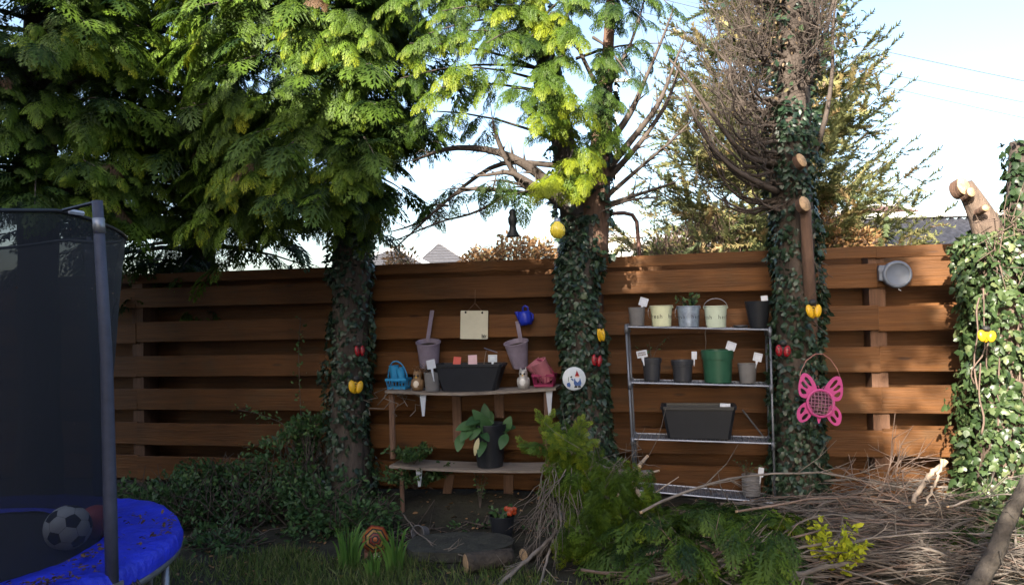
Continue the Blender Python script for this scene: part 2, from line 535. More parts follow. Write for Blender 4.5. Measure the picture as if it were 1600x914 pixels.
def ivy_groups(pts, rad, count, size=(0.045, 0.075), lift=(0.01, 0.07), tint=(0, 1), t0=0.0, t1=1.0, seed=1, tpl=IVY):
    r = np.random.default_rng(seed)
    q, ra = resample(pts, rad, 40)
    Q = np.array([tuple(p) for p in q]); ra = np.array(ra)
    t = r.uniform(t0, t1, count) * 39
    i = np.clip(t.astype(int), 0, 38); fr = (t - i)[:, None]
    c = Q[i] * (1 - fr) + Q[i + 1] * fr
    rr = ra[i] * (1 - fr[:, 0]) + ra[i + 1] * fr[:, 0]
    ax = nrm(Q[i + 1] - Q[i])
    an = r.uniform(0, 2 * PI, count)
    e1 = nrm(np.cross(ax, np.array([0.2, 0.1, 1.0]) + 0 * ax)); bad = np.abs(ax[:, 2]) > .9
    e1[bad] = nrm(np.cross(ax[bad], np.array([1.0, 0, 0])))
    e2 = np.cross(ax, e1)
    rad_d = e1 * np.cos(an)[:, None] + e2 * np.sin(an)[:, None]
    # clumped thickness
    cl = np.array([mnoise.noise(Vector((c[k, 0] * 3 + rad_d[k, 0] * 1.3, c[k, 1] * 3 + rad_d[k, 1] * 1.3, c[k, 2] * 3.2 + seed))) for k in range(count)])
    li = lift[0] + (lift[1] - lift[0]) * np.clip(0.5 + cl * 1.1, 0, 1.6) * r.uniform(.5, 1, count)
    pos = c + rad_d * (rr + li)[:, None]
    keep = (cl > -.18) | (r.random(count) < .5)
    down = np.array([0, 0, -1.0]) + r.normal(0, .7, (count, 3)) + rad_d * 0.45
    up = rad_d + r.normal(0, .5, (count, 3)) + np.array([0, 0, .35])
    s = size[0] + (size[1] - size[0]) * r.random(count) ** 1.4
    tn = np.clip(r.uniform(tint[0], tint[1], count) * (0.55 + 0.45 * r.random(count)), 0, 1)
    return (tpl[0], tpl[1], pos[keep], frames(down, up, s)[keep], tn[keep])

def cypress_sprays(acc, start, d, L, r, rise=0.12, droop=0.4, dens=1.0, fl=(0.16, 0.30), gold=0.3, tstart=0.3, twig=None):
    """one drooping bough: side shoots with fronds; collects (pos, xdir, up, scale, tint)"""
    d = np.array(d, float); d /= np.linalg.norm(d)
    side = np.cross(d, [0, 0, 1.0]); side /= max(np.linalg.norm(side), 1e-6)
    start = np.array(start, float)
    def P_(t):
        return start + d * L * t + np.array([0, 0, 1.0]) * (rise * L * t - droop * L * t * t)
    if twig is not None:
        twig.tube([P_(t) for t in (0, .25, .5, .75, 1)], [0.012 + .012 * L, 0.012 + .007 * L, .010, .006, .003], 5, False)
    n = max(3, int(L * 6.5 * dens))
    for k in range(n):
        t = tstart + (1 - tstart) * (k + r.random() * .8) / n
        b = P_(t)
        sg = 1 if k % 2 else -1
        sl = (0.50 * (1 - t) * L + 0.12) * r.uniform(.6, 1.1)
        sd = d * r.uniform(.5, .9) + side * sg * r.uniform(.5, 1.0) + np.array([0, 0, r.uniform(-.25, .15)])
        sd /= np.linalg.norm(sd)
        m = max(1, int(sl / 0.085))
        for j in range(m):
            u = (j + .5 * r.random()) / m
            q = b + sd * sl * u + np.array([0, 0, -.25 * sl * u * u])
            sg2 = 1 if j % 2 else -1
            s2 = np.cross(sd, [0, 0, 1.0])
            fd = sd * r.uniform(.7, 1.1) + s2 * sg2 * r.uniform(.15, .7) + np.array([0, 0, r.uniform(-.55, -.05)])
            up = np.array([0, 0, 1.0]) + r.normal(0, .28, 3)
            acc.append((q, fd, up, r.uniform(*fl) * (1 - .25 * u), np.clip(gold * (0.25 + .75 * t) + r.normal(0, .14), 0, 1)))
    for j in range(3):
        fd = d + side * r.uniform(-.35, .35) + np.array([0, 0, r.uniform(-.6, -.2)])
        acc.append((P_(1 - .05 * j), fd, np.array([0, 0, 1.0]) + r.normal(0, .2, 3), r.uniform(*fl), np.clip(gold + r.normal(0, .12), 0, 1)))
def fan_spray(acc, p, xdir, up, size, r, gold):
    """one flat hanging spray: side fronds in one plane along a drooping midrib"""
    x = np.array(xdir, float); x /= np.linalg.norm(x)
    z = np.array(up, float); z -= x * z.dot(x); z /= max(np.linalg.norm(z), 1e-6)
    y = np.cross(z, x)
    p = np.array(p, float)
    g0 = gold + r.normal(0, .10)
    for k in range(5):
        u = (k + .3) / 5
        c = p + x * size * u * .8 - z * size * .28 * u * u
        for sg in (1, -1):
            if r.random() < .08: continue
            an = R(52 - 14 * u) * r.uniform(.8, 1.2)
            d = x * math.cos(an) + y * sg * math.sin(an) - z * (.15 + .5 * u) * r.uniform(.6, 1.4)
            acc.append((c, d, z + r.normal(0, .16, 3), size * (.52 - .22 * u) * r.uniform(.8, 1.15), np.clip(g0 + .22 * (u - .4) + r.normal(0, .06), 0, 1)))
    acc.append((p + x * size * .74 - z * size * .22, x - z * .55, z, size * .36, np.clip(g0 + .15, 0, 1)))
def crown_fans(acc, r, trunk_xyz, z0, z1, rfun, n, gold, size=(.13, .36), azr=(-PI, 0.0), inner=.5, gap=-.3):
    A = trunk_xyz; k = 0; tries = 0
    while k < n and tries < n * 6:
        tries += 1
        az = r.uniform(*azr); z = r.uniform(z0, z1)
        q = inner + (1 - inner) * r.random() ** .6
        Rr = rfun(z, az) * q
        d = np.array([math.cos(az), math.sin(az), 0])
        c = np.array([np.interp(z, A[:, 2], A[:, 0]), np.interp(z, A[:, 2], A[:, 1]), z])
        p = c + d * (Rr - .25)
        tier = mnoise.noise(Vector((p[0] * 1.3, p[1] * 1.3, p[2] * 3.2)))
        if tier < gap: continue
        k += 1
        yaw = r.normal(0, .55)
        xd = np.array([math.cos(az + yaw), math.sin(az + yaw), 0]) * r.uniform(.55, 1.0) + np.array([0, 0, -r.uniform(.15, .75)])
        up = d * r.uniform(.35, .9) + np.array([0, 0, 1.0]) + r.normal(0, .2, 3)
        fan_spray(acc, p + d * .22 * tier, xd, up, r.uniform(*size), r, gold * (.02 + 1.0 * q * q) * (.8 + 1.1 * max(tier, -.3)) * (1 + .5 * (r.random() < .1)))  # gold falls inward, painting the crown's inner shade into the tint
def bough(acc, tw, s_, e_, r, gold, nfan=7, size=(.26, .42), t0=.4, spread=1.0):
    s_ = np.array(s_, float); e_ = np.array(e_, float)
    L = np.linalg.norm(e_ - s_); d = (e_ - s_) / max(L, 1e-6)
    hd = np.array([d[0], d[1], 0]); hd /= max(np.linalg.norm(hd), 1e-6)
    side = np.array([-hd[1], hd[0], 0])
    P_ = lambda t: s_ + (e_ - s_) * t + np.array([0, 0, .22 * L * (t - t * t)])
    tw.tube([P_(t) for t in (0, .25, .5, .75, 1)], [.008 + .008 * L, .011, .008, .006, .003], 5, False)
    for k in range(nfan):
        t = t0 + (1 - t0) * (k + r.random() * .6) / nfan
        sg = 1 if k % 2 else -1
        xd = hd * r.uniform(.3, .9) + side * sg * r.uniform(.2, 1.0) * spread + np.array([0, 0, -r.uniform(.3, .9)])
        up = np.array([hd[0] * .5, hd[1] * .5 - .45, .9]) + r.normal(0, .25, 3)
        fan_spray(acc, P_(t) + r.normal(0, .03, 3), xd, up, r.uniform(*size), r, gold)
    fan_spray(acc, P_(.97), hd + np.array([0, 0, -.4]), np.array([0, -.5, .9]), r.uniform(*size), r, gold + .08)
def frond_groups(acc, r):
    which = r.integers(0, len(FRONDS), len(acc))
    pos = np.array([a[0] for a in acc]); xd = np.array([a[1] for a in acc]); up = np.array([a[2] for a in acc])
    sc = np.array([a[3] for a in acc]); ti = np.array([a[4] for a in acc])
    Ms = frames(xd, up, sc)
    return [(FRONDS[w][0], FRONDS[w][1], pos[which == w], Ms[which == w], ti[which == w], FRONDS[w][2]) for w in range(len(FRONDS))]

def cypress(label, base, trunk_pts, trunk_rad, z0, z1, rfun, nb, seed, gold, face=0.6, group=None, ivy=None, leafm=None, az_ok=None, fans=600, azr=(-PI * 1.05, PI * .05)):
    r = np.random.default_rng(seed)
    t = thing('conifer_tree', label, 'tree', base, 0, group)
    inv = Vector(base)
    tp = [Vector(p) - inv for p in trunk_pts]
    part('trunk', trunk_mb(tp, trunk_rad, seed=seed), M_BARK, t, True)
    tw = MB(); acc = []
    A = np.array([tuple(p) for p in tp])
    for k in range(nb):
        z = z0 + (z1 - z0) * ((k + r.random()) / nb)
        az = r.uniform(0, 2 * PI)
        if r.random() < face and math.sin(az) > 0:
            az = -az                                     # more boughs on the open side
        if az_ok and not az_ok(az, z):
            continue
        L = rfun(z, az) * r.uniform(.72, 1.08)
        cx = np.interp(z, A[:, 2], A[:, 0]); cy = np.interp(z, A[:, 2], A[:, 1])
        cypress_sprays(acc, (cx, cy, z), (math.cos(az), math.sin(az), 0), L, r, rise=r.uniform(.0, .3), droop=r.uniform(.2, .45), gold=gold * .5, twig=tw, dens=.7, fl=(.2, .34))
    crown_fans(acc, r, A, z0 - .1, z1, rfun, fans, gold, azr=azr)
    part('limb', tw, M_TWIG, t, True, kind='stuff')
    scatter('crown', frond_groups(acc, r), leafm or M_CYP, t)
    acc = []
    crown_fans(acc, r, A, z0 - .1, z1, rfun, 22, .3, size=(.14, .3), azr=azr, inner=.6, gap=-1)
    scatter('dead_spray', frond_groups(acc, r), leaf_mat('brown_dead_sprays', (.07, .04, .022), (.16, .09, .045), trans=.15), t, 'stuff')
    if ivy:
        scatter('ivy', [ivy_groups(tp, trunk_rad, ivy[0], t0=0.0, t1=ivy[1], seed=seed, tint=(0, .75), size=(.028, .058), lift=(0, .085))], M_IVY, t, 'stuff')
    return t, len(acc)

# ---- the cypress with the first bare lower trunk
tp, tr = rpath([(545, 800, 6.2, 44), (545, 770, 6.2, 36), (543, 650, 6.2, 27), (548, 520, 6.2, 26), (550, 400, 6.2, 29), (548, 200, 6.2, 24), (545, -120, 6.2, 16), (545, -420, 6.2, 6)])
treeA_p, treeA_r = tp, tr
baseA = Vector((tp[0].x, tp[0].y, 0))
def rA(z, az):
    c = math.cos(az)
    base = 0.78 + .75 * max(0, -c)
    if c > -.1 and z < 3.0: base = .42 + .3 * max(0, z - 2.5)
    if math.sin(az) < -.4 and c < .35: base = max(base, 1.15)
    return base * (1 - max(0, z - 3.6) * .10) * (0.78 if z < 2.35 else 1)
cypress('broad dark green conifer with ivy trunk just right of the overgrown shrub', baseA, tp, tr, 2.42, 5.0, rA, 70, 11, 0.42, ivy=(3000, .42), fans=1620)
tp, tr = rpath([(60, 810, 6.3, 40), (62, 650, 6.3, 28), (60, 400, 6.3, 28), (60, 100, 6.3, 22), (60, -420, 6.3, 8)])
def rB(z, az):
    base = 1.5 if math.sin(az) < 0.3 else 1.2
    return base * (1 - max(0, z - 3.6) * .14)
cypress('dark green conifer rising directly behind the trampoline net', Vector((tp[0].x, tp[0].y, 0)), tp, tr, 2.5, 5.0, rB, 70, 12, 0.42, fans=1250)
tp, tr = rpath([(310, 760, 7.5, 30), (310, 500, 7.5, 26), (310, 200, 7.5, 22), (315, -330, 7.5, 7)])  # added tree: backs the hedge so sky light stays out of its gaps
cypress('added dark conifer beyond the fence blocking sky behind the gap between the two big conifers', Vector((tp[0].x, tp[0].y, 0)), tp, tr, 1.85, 5.6, lambda z, az: (1.7 if z > 2.35 or math.sin(az) > -.1 else .62) * (1 - max(0, z - 3.8) * .12), 80, 13, 0.25, fans=380)

# ---- the loose golden cypress in the middle
def middle_tree():
    r = np.random.default_rng(21)
    tp, tr = rpath([(922, 830, 5.65, 50), (920, 760, 5.65, 38), (915, 600, 5.65, 30), (902, 450, 5.65, 29), (908, 340, 5.65, 27)])
    b = Vector((tp[0].x, tp[0].y, 0))
    t = thing('golden_conifer', 'loose golden green conifer whose ivy trunk carries the round white plaque', 'tree', b)
    tp = [p - b for p in tp]
    part('trunk', trunk_mb(tp, tr, seed=4), M_BARK, t, True)
    s1, r1 = rpath([(905, 400, 5.65, 24), (892, 300, 5.65, 21), (878, 215, 5.66, 19), (856, 110, 5.7, 17), (835, 0, 5.75, 14), (825, -200, 5.75, 8)])
    s2, r2 = rpath([(925, 400, 5.65, 24), (935, 310, 5.62, 20), (940, 200, 5.62, 16), (950, 90, 5.62, 9), (955, -30, 5.62, 7), (957, -200, 5.62, 4)])
    s1 = [p - b for p in s1]; s2 = [p - b for p in s2]
    part('stem', trunk_mb(s1, r1, n=10, seed=5), M_BARK, t, True)
    part('stem', trunk_mb(s2, r2, n=10, seed=6), M_BARKR, t, True)
    # bare limbs
    bare = [[(900, 330, 5.6, 9), (840, 268, 5.5, 8), (780, 235, 5.4, 6), (700, 228, 5.3, 4), (650, 250, 5.3, 2)],
            [(905, 340, 5.6, 8), (850, 300, 5.4, 6), (790, 262, 5.3, 4), (775, 275, 5.3, 3), (745, 275, 5.3, 2)],
            [(895, 320, 5.6, 6), (815, 292, 5.4, 5), (780, 230, 5.3, 4), (770, 190, 5.25, 2)],
            [(890, 310, 5.6, 5), (800, 300, 5.5, 4), (720, 290, 5.5, 3), (680, 330, 5.5, 2), (615, 390, 5.6, 1)],
            [(880, 260, 5.6, 5), (780, 250, 5.6, 4), (712, 300, 5.6, 2.5), (660, 350, 5.7, 2), (612, 362, 5.7, 1)],
            [(800, 300, 5.5, 3), (740, 335, 5.5, 2), (690, 345, 5.5, 1.5), (620, 375, 5.5, 1)],
            [(945, 270, 5.6, 7), (990, 215, 5.5, 5), (1030, 165, 5.4, 4), (1050, 110, 5.4, 2), (1070, 60, 5.4, 1)],
            [(945, 285, 5.6, 6), (1000, 225, 5.5, 4), (1045, 160, 5.5, 3), (1062, 100, 5.5, 1.5)],
            [(940, 240, 5.6, 6), (985, 180, 5.5, 5), (1010, 120, 5.5, 3), (1040, 50, 5.5, 2), (1050, 20, 5.5, 1)],
            [(945, 310, 5.6, 4), (1000, 262, 5.5, 3), (1050, 220, 5.4, 2), (1090, 180, 5.4, 1)],
            [(948, 320, 5.6, 4), (1010, 300, 5.5, 2.5), (1055, 285, 5.4, 1.5)],
            [(946, 325, 5.6, 3), (985, 312, 5.5, 2), (1030, 308, 5.4, 1)],
            [(935, 170, 5.6, 4), (965, 110, 5.5, 3), (990, 60, 5.5, 2), (1010, -10, 5.5, 1)],
            [(930, 130, 5.6, 4), (905, 80, 5.5, 3), (885, 20, 5.5, 2), (870, -30, 5.5, 1)]]
    for L in bare:
        q, rr = rpath(L); q, rr = resample([p - b for p in q], rr, 14)
        mb = MB().tube(q, rr, 6, True)
        for k in range(4, 14):
            for _ in range(2):
                p = q[k]; d = (q[k] - q[k - 1]).normalized()
                e = d + Vector(r.normal(0, .8, 3)); e.normalize()
                l = r.uniform(.08, .35) * (1 - k / 22)
                mb.tube([p, p + e * l * .5 + Vector((0, 0, .01)), p + e * l + Vector((0, 0, r.uniform(-.05, .04)))], [rr[k] * .45 + .001, .0022, .001], 4, False)
        part('branch', mb, M_TWIG, t, True)
    ends = [(610, 40, 5.2), (640, 110, 5.0), (625, 165, 5.2), (660, 215, 5.05), (690, 60, 5.1), (705, 150, 4.95), (730, 215, 4.95), (760, 110, 5.0),
            (590, 20, 5.4), (640, 20, 5.3), (670, 95, 5.0), (680, 180, 5.0), (790, 50, 5.2), (800, 180, 4.85), (850, 165, 4.8), (845, 215, 4.85), (700, 10, 5.3), (825, 15, 5.4), (900, 30, 5.2),
            (960, 50, 5.3), (1000, 30, 5.5), (1045, 50, 5.6), (1040, 110, 5.45), (985, 165, 5.3), (965, 200, 5.25), (990, 120, 5.4), (900, 95, 5.05), (935, 130, 5.05), (890, 185, 4.95),
            (850, -30, 5.3), (780, -20, 5.3), (940, -20, 5.3), (740, 20, 5.2), (870, 60, 5.3), (1010, 75, 5.5), (780, 145, 5.0), (930, 180, 5.0), (990, 20, 5.4), (880, 130, 5.2), (830, 100, 5.2),
            (660, 40, 5.2), (630, 75, 5.2), (720, 90, 5.1), (820, -60, 5.6), (900, -60, 5.6), (700, -40, 5.4)]
    tw = MB(); acc = []
    for (px, py, Y) in ends:
        e = np.array(at(px, py - 42, Y) - b)
        if r.random() < .12: continue
        stem = s1 if px < 915 else s2
        A = np.array([tuple(p) for p in stem])
        zs = e[2] + r.uniform(-.15, .35)
        s = np.array([np.interp(zs, A[:, 2], A[:, 0]), np.interp(zs, A[:, 2], A[:, 1]), zs])
        d = e - s; L = float(np.linalg.norm(d[:2]))
        g = 0.74 if px < 930 and py > -10 else 0.40
        if L < .5: s = s - d / max(L, .05) * .25
        bough(acc, tw, s, e, r, g * r.uniform(.3, .95), 9 if px < 930 else 6, size=(.12, .27), t0=.5 if L > 1 else .3)
    for (px, py, Y, sx, sy, g) in [(892, 275, 5.1, 900, 230, .8), (872, 300, 5.0, 905, 250, .85), (925, 272, 5.15, 915, 225, .75), (852, 308, 5.05, 890, 275, .85), (915, 300, 5.1, 915, 260, .8),
                                   (765, 310, 5.4, 800, 285, .15), (700, 322, 5.5, 760, 300, .12), (665, 350, 5.6, 700, 322, .12), (800, 320, 5.35, 830, 295, .3), (950, 235, 5.3, 940, 215, .4)]:
        e = np.array(at(px, py, Y) - b); s = np.array(at(sx, sy, 5.45) - b)
        d = e - s; L = max(.3, float(np.linalg.norm(d[:2])))
        bough(acc, tw, s, e - np.array([0, 0, -.12]), r, g, 3, size=(.17, .28), t0=.4)
    part('limb', tw, M_TWIG, t, True, kind='stuff')
    scatter('crown', frond_groups(acc, r), M_CYPG, t)
    g = [ivy_groups(tp, tr, 5200, seed=31, tint=(0, .85), lift=(.0, .06), size=(.028, .058)), ivy_groups(s1, r1, 500, seed=32, t1=.8, tint=(0, .7)), ivy_groups(s2, r2, 260, seed=33, t1=.5, tint=(0, .7), lift=(.0, .05))]
    scatter('ivy', g, M_IVY, t, 'stuff')
    return tp, tr, b
mid_p, mid_r, mid_b = middle_tree()

# ---- the half dead tree on the right, ivy to the top
def dead_tree():
    r = np.random.default_rng(41)
    tp, tr = rpath([(1250, 850, 5.38, 46), (1249, 780, 5.38, 34), (1246, 650, 5.38, 31), (1244, 500, 5.36, 30), (1243, 400, 5.34, 30), (1236, 250, 5.3, 29), (1240, 100, 5.3, 24), (1242, -60, 5.3, 18), (1242, -250, 5.3, 8)])
    b = Vector((tp[0].x, tp[0].y, 0))
    t = thing('half_dead_conifer', 'tall ivy clad conifer with bare dead branches, right of the metal rack', 'tree', b)
    tp = [p - b for p in tp]
    part('trunk', trunk_mb(tp, tr, seed=8), M_BARK, t, True)
    s, sr = rpath([(1268, 850, 5.30, 13), (1268, 640, 5.32, 11), (1267, 500, 5.26, 10), (1265, 450, 5.185, 9.5), (1262, 400, 5.16, 9), (1258, 322, 5.12, 8.5)])
    s = [p - b for p in s]
    st = part('stem', trunk_mb(s, sr, n=10, rough=.1, seed=9), M_BARKR, t, True, label='thin bare reddish stem sawn off high up')
    def cutface(px, py, Y, w, h, tilt, nm='sawn_end', par=t):
        p = at(px, py, Y) - b; k = Y / FPX
        d = Vector((.25, -.9, .32)).normalized()
        Mx = Matrix.Translation(p) @ d.to_track_quat('Z', 'Y').to_matrix().to_4x4() @ Matrix.Rotation(tilt, 4, 'Z') @ Matrix.Diagonal((w * k, h * k, 1, 1))
        mb = MB().lathe([(1.0, -.004), (.95, .001), (0.02, .002)], 14, Mx)
        part('stub', MB().lathe([(1.04, -.05), (1.02, -.004)], 14, Mx), M_BARKR, par, True); part('sawn_end', mb, M_CUT, par, True)
    cutface(1258, 318, 5.05, 9.5, 13, 0)
    cutface(1253, 250, 5.02, 7.5, 12, .3)
    # dead branches to the left: come out of the trunk and curve upwards
    for k in range(78):
        y0 = r.uniform(150, 325) if k < 36 else r.uniform(-20, 170)
        L = r.uniform(50, 175) if k < 36 else r.uniform(50, 110)
        lift = r.uniform(.25, 1.6)
        sgn = -1
        if k >= 36 and r.random() < .45: sgn = .5
        Y0 = 5.3; dY = r.uniform(-.55, .35)
        pts = []
        for u in (0, .2, .4, .6, .8, 1):
            x = 1236 + sgn * L * (u ** .85)
            y = y0 + L * .22 * math.sin(u * 2.6) - lift * L * u ** 2.2
            pts.append((x, y, Y0 + dY * u, 3.2 * (1 - u) + .55))
        q, rr = rpath(pts); q, rr = resample([p - b for p in q], rr, 13)
        q = [p + Vector(r.normal(0, .006 * (1 + i * .2), 3)) for i, p in enumerate(q)]
        mb = MB().tube(q, rr, 5, False)
        for i in range(3, 13):
            for sd in range(2 if k < 36 else 3):
                d = (q[i] - q[i - 1]).normalized()
                e = d * .7 + Vector(r.normal(0, .65, 3)) + Vector((0, 0, .3)); e.normalize()
                l = r.uniform(.06, .26)
                m_ = q[i] + e * l * .55
                mb.tube([q[i], m_, q[i] + e * l + Vector((0, 0, .03))], [.0028, .002, .001], 3, False)
                if r.random() < .5:
                    e2 = (e + Vector(r.normal(0, .6, 3))).normalized()
                    mb.tube([m_, m_ + e2 * l * .5], [.0016, .0008], 3, False)
        part('branch', mb, M_TWIG, t, True)
    # two long dead boughs curving out to the left
    for L in ([(1215, 255, 5.25, 6), (1165, 250, 5.1, 4), (1120, 190, 5.0, 3.5), (1080, 130, 4.95, 2.5), (1045, 92, 4.9, 1.5)],
              [(1215, 300, 5.25, 6), (1150, 270, 5.05, 4), (1105, 225, 5.0, 3), (1075, 160, 5.0, 2), (1062, 110, 5.0, 1)],
              [(1270, 250, 5.25, 5), (1290, 190, 5.2, 4), (1302, 110, 5.2, 3), (1300, 40, 5.2, 2), (1310, -20, 5.2, 1)],
              [(1262, 130, 5.2, 5), (1285, 70, 5.2, 4), (1300, 10, 5.2, 3), (1320, -50, 5.2, 1)]):
        q, rr = rpath(L); q, rr = resample([p - b for p in q], rr, 14)
        part('branch', MB().tube(q, rr, 6, True), M_TWIG, t, True)
    # creeper stems hanging round the trunk
    mb = MB()
    for k in range(6):
        x = r.uniform(1215, 1268); y = r.uniform(60, 420)
        pts = [(x + r.normal(0, 9) * i * .5, y + i * r.uniform(18, 30), 5.2, .6 + .2 * r.random()) for i in range(6)]
        q, rr = rpath(pts); q, rr = resample([p - b for p in q], rr, 12)
        mb.tube(q, rr, 4, False)
    part('creeper_stem', mb, M_TWIG, t, True, kind='stuff')
    g = [ivy_groups(tp, tr, 5600, seed=42, tint=(0, .8), lift=(.0, .075), size=(.026, .056), t1=.62), ivy_groups(tp, tr, 900, seed=45, tint=(0, .8), lift=(.0, .09), size=(.026, .05), t0=.62), ivy_groups(tp, [x + .14 for x in tr], 420, seed=43, t0=.66, t1=.98, tint=(.3, 1), lift=(-.08, .25))]
    scatter('ivy', g, M_IVY, t, 'stuff')
    gg = ivy_groups(tp, [x + .16 for x in tr], 800, seed=44, t0=.62, t1=.98, lift=(-.12, .28), tint=(0, 1), size=(.02, .042), tpl=OVAL)
    scatter('dead_foliage', [gg], leaf_mat('withered_leaves', (.10, .065, .04), (.20, .14, .08), c2=(.14, .15, .06), trans=.2), t, 'stuff')
dead_tree()

# ---- the ivy covered stump on the right edge
def stump_tree():
    r = np.random.default_rng(51)
    tp, tr = rpath([(1568, 830, 4.9, 44), (1566, 740, 4.9, 34), (1566, 600, 4.9, 31), (1560, 450, 4.9, 29), (1549, 370, 4.9, 24), (1526, 320, 4.9, 17), (1507, 289, 4.88, 13)])
    b = Vector((tp[0].x, tp[0].y, 0))
    t = thing('ivy_clad_stump', 'sunlit sawn off tree stump thick with pale ivy at the fence end', 'tree', b)
    tp = [p - b for p in tp]
    part('trunk', trunk_mb(tp, tr, seed=14, seg=30), mat('stump_bark', (.12, .085, .065), .9, .5, 12, .8, stretch=(1, 1, .3)), t, True)
    k = 4.9 / FPX
    for (px, py, Y, w, h) in ((1506, 290, 4.82, 10, 14), (1518, 300, 4.79, 6.5, 7.5), (1541, 325, 4.74, 6, 5)):
        p = at(px, py, Y) - b
        d = Vector((.1, -.95, .25)).normalized()
        Mx = Matrix.Translation(p) @ d.to_track_quat('Z', 'Y').to_matrix().to_4x4() @ Matrix.Diagonal((w * k, h * k, 1, 1))
        part('stub', MB().lathe([(1.1, -.08), (1.03, -.004)], 14, Mx), M_BARKR, t, True); part('sawn_end', MB().lathe([(1.02, -.004), (.95, .001), (.02, .002)], 14, Mx), M_CUT if w < 11 else M_BARKL, t, True)
    vine = MB()
    for i in range(7):
        x = r.uniform(1530, 1598); y = r.uniform(420, 600)
        pts = [(x + r.normal(0, 7) * (j * .6) ** .5, y + j * r.uniform(20, 42), 4.9 - r.uniform(.12, .17), 1.0 + .8 * r.random()) for j in range(6)]
        q, rr = rpath(pts); q, rr = resample([p - b for p in q], rr, 12)
        vine.tube(q, rr, 5, False)
    for i in range(40):
        x = r.uniform(1550, 1600); y = r.uniform(320, 440)
        q, rr = rpath([(x, y, 4.74, .9), (x + r.normal(0, 10), y + r.normal(0, 12), 4.70, .8), (x + r.normal(0, 20), y + r.normal(0, 26), 4.69, .5)])
        vine.tube([p - b for p in q], rr, 4, False)
    part('vine', vine, M_TWIGR, t, True, kind='stuff')
    tr2 = [x + .03 for x in tr]
    g = ivy_groups(tp, tr2, 4200, seed=52, size=(.026, .065), tint=(0, .95), lift=(.0, .11), t1=.86)
    # the 260 leaves that face the view stay leaves of their own
    V, T, pos, Ms, tn = g
    face = np.argsort(pos[:, 1])[:0]
    gb = ivy_groups(tp, tr2, 900, seed=57, size=(.03, .07), tint=(.2, 1), lift=(.02, .15), t0=.1, t1=.84)
    scatter('ivy', [g, gb], M_IVYL, t, 'stuff')
    order = np.arange(len(pos))
    g2 = ivy_groups(tp, [x + .06 for x in tr], 900, seed=53, size=(.04, .07), tint=(.2, 1), lift=(.0, .085), t1=.86)
    sel = np.where(g2[2][:, 1] < 0.0)[0][:280]
    lm = []
    for q in range(6):
        me = bpy.data.meshes.new('leaf')
        me.from_pydata([tuple(v) for v in V], [], [tuple(int(i) for i in x) for x in T])
        a_ = me.attributes.new('tint', 'FLOAT', 'FACE')
        a_.data.foreach_set('value', np.full(len(T), .1 + .14 * q, np.float32))
        me.materials.append(M_IVYL)
        lm.append(me)
    for i in sel:
        o = link('leaf', lm[int(i) % 6], t)
        m_ = Matrix([[*map(float, g2[3][i][a])] for a in range(3)]).to_4x4()
        m_.translation = Vector(g2[2][i])
        o.matrix_local = m_
    # slim second trunk at the picture edge
    tp, tr = rpath([(1612, 830, 5.0, 34), (1608, 700, 5.0, 28), (1600, 500, 5.0, 24), (1596, 350, 5.0, 20), (1592, 250, 5.0, 14), (1592, 222, 5.0, 12)])
    b = Vector((tp[0].x, tp[0].y, 0))
    t = thing('ivy_clad_tree', 'slim dark topped ivy trunk at the right edge behind the sawn stump', 'tree', b)
    tp = [p - b for p in tp]
    part('trunk', trunk_mb(tp, tr, seed=15), M_BARK, t, True)
    scatter('ivy', [ivy_groups(tp, tr, 2300, seed=54, size=(.04, .075), tint=(.1, 1), lift=(.0, .12), t1=.82), ivy_groups(tp, tr, 260, seed=55, size=(.04, .07), tint=(.0, .3), lift=(.0, .05), t0=.8)], M_IVYL, t, 'stuff')
stump_tree()

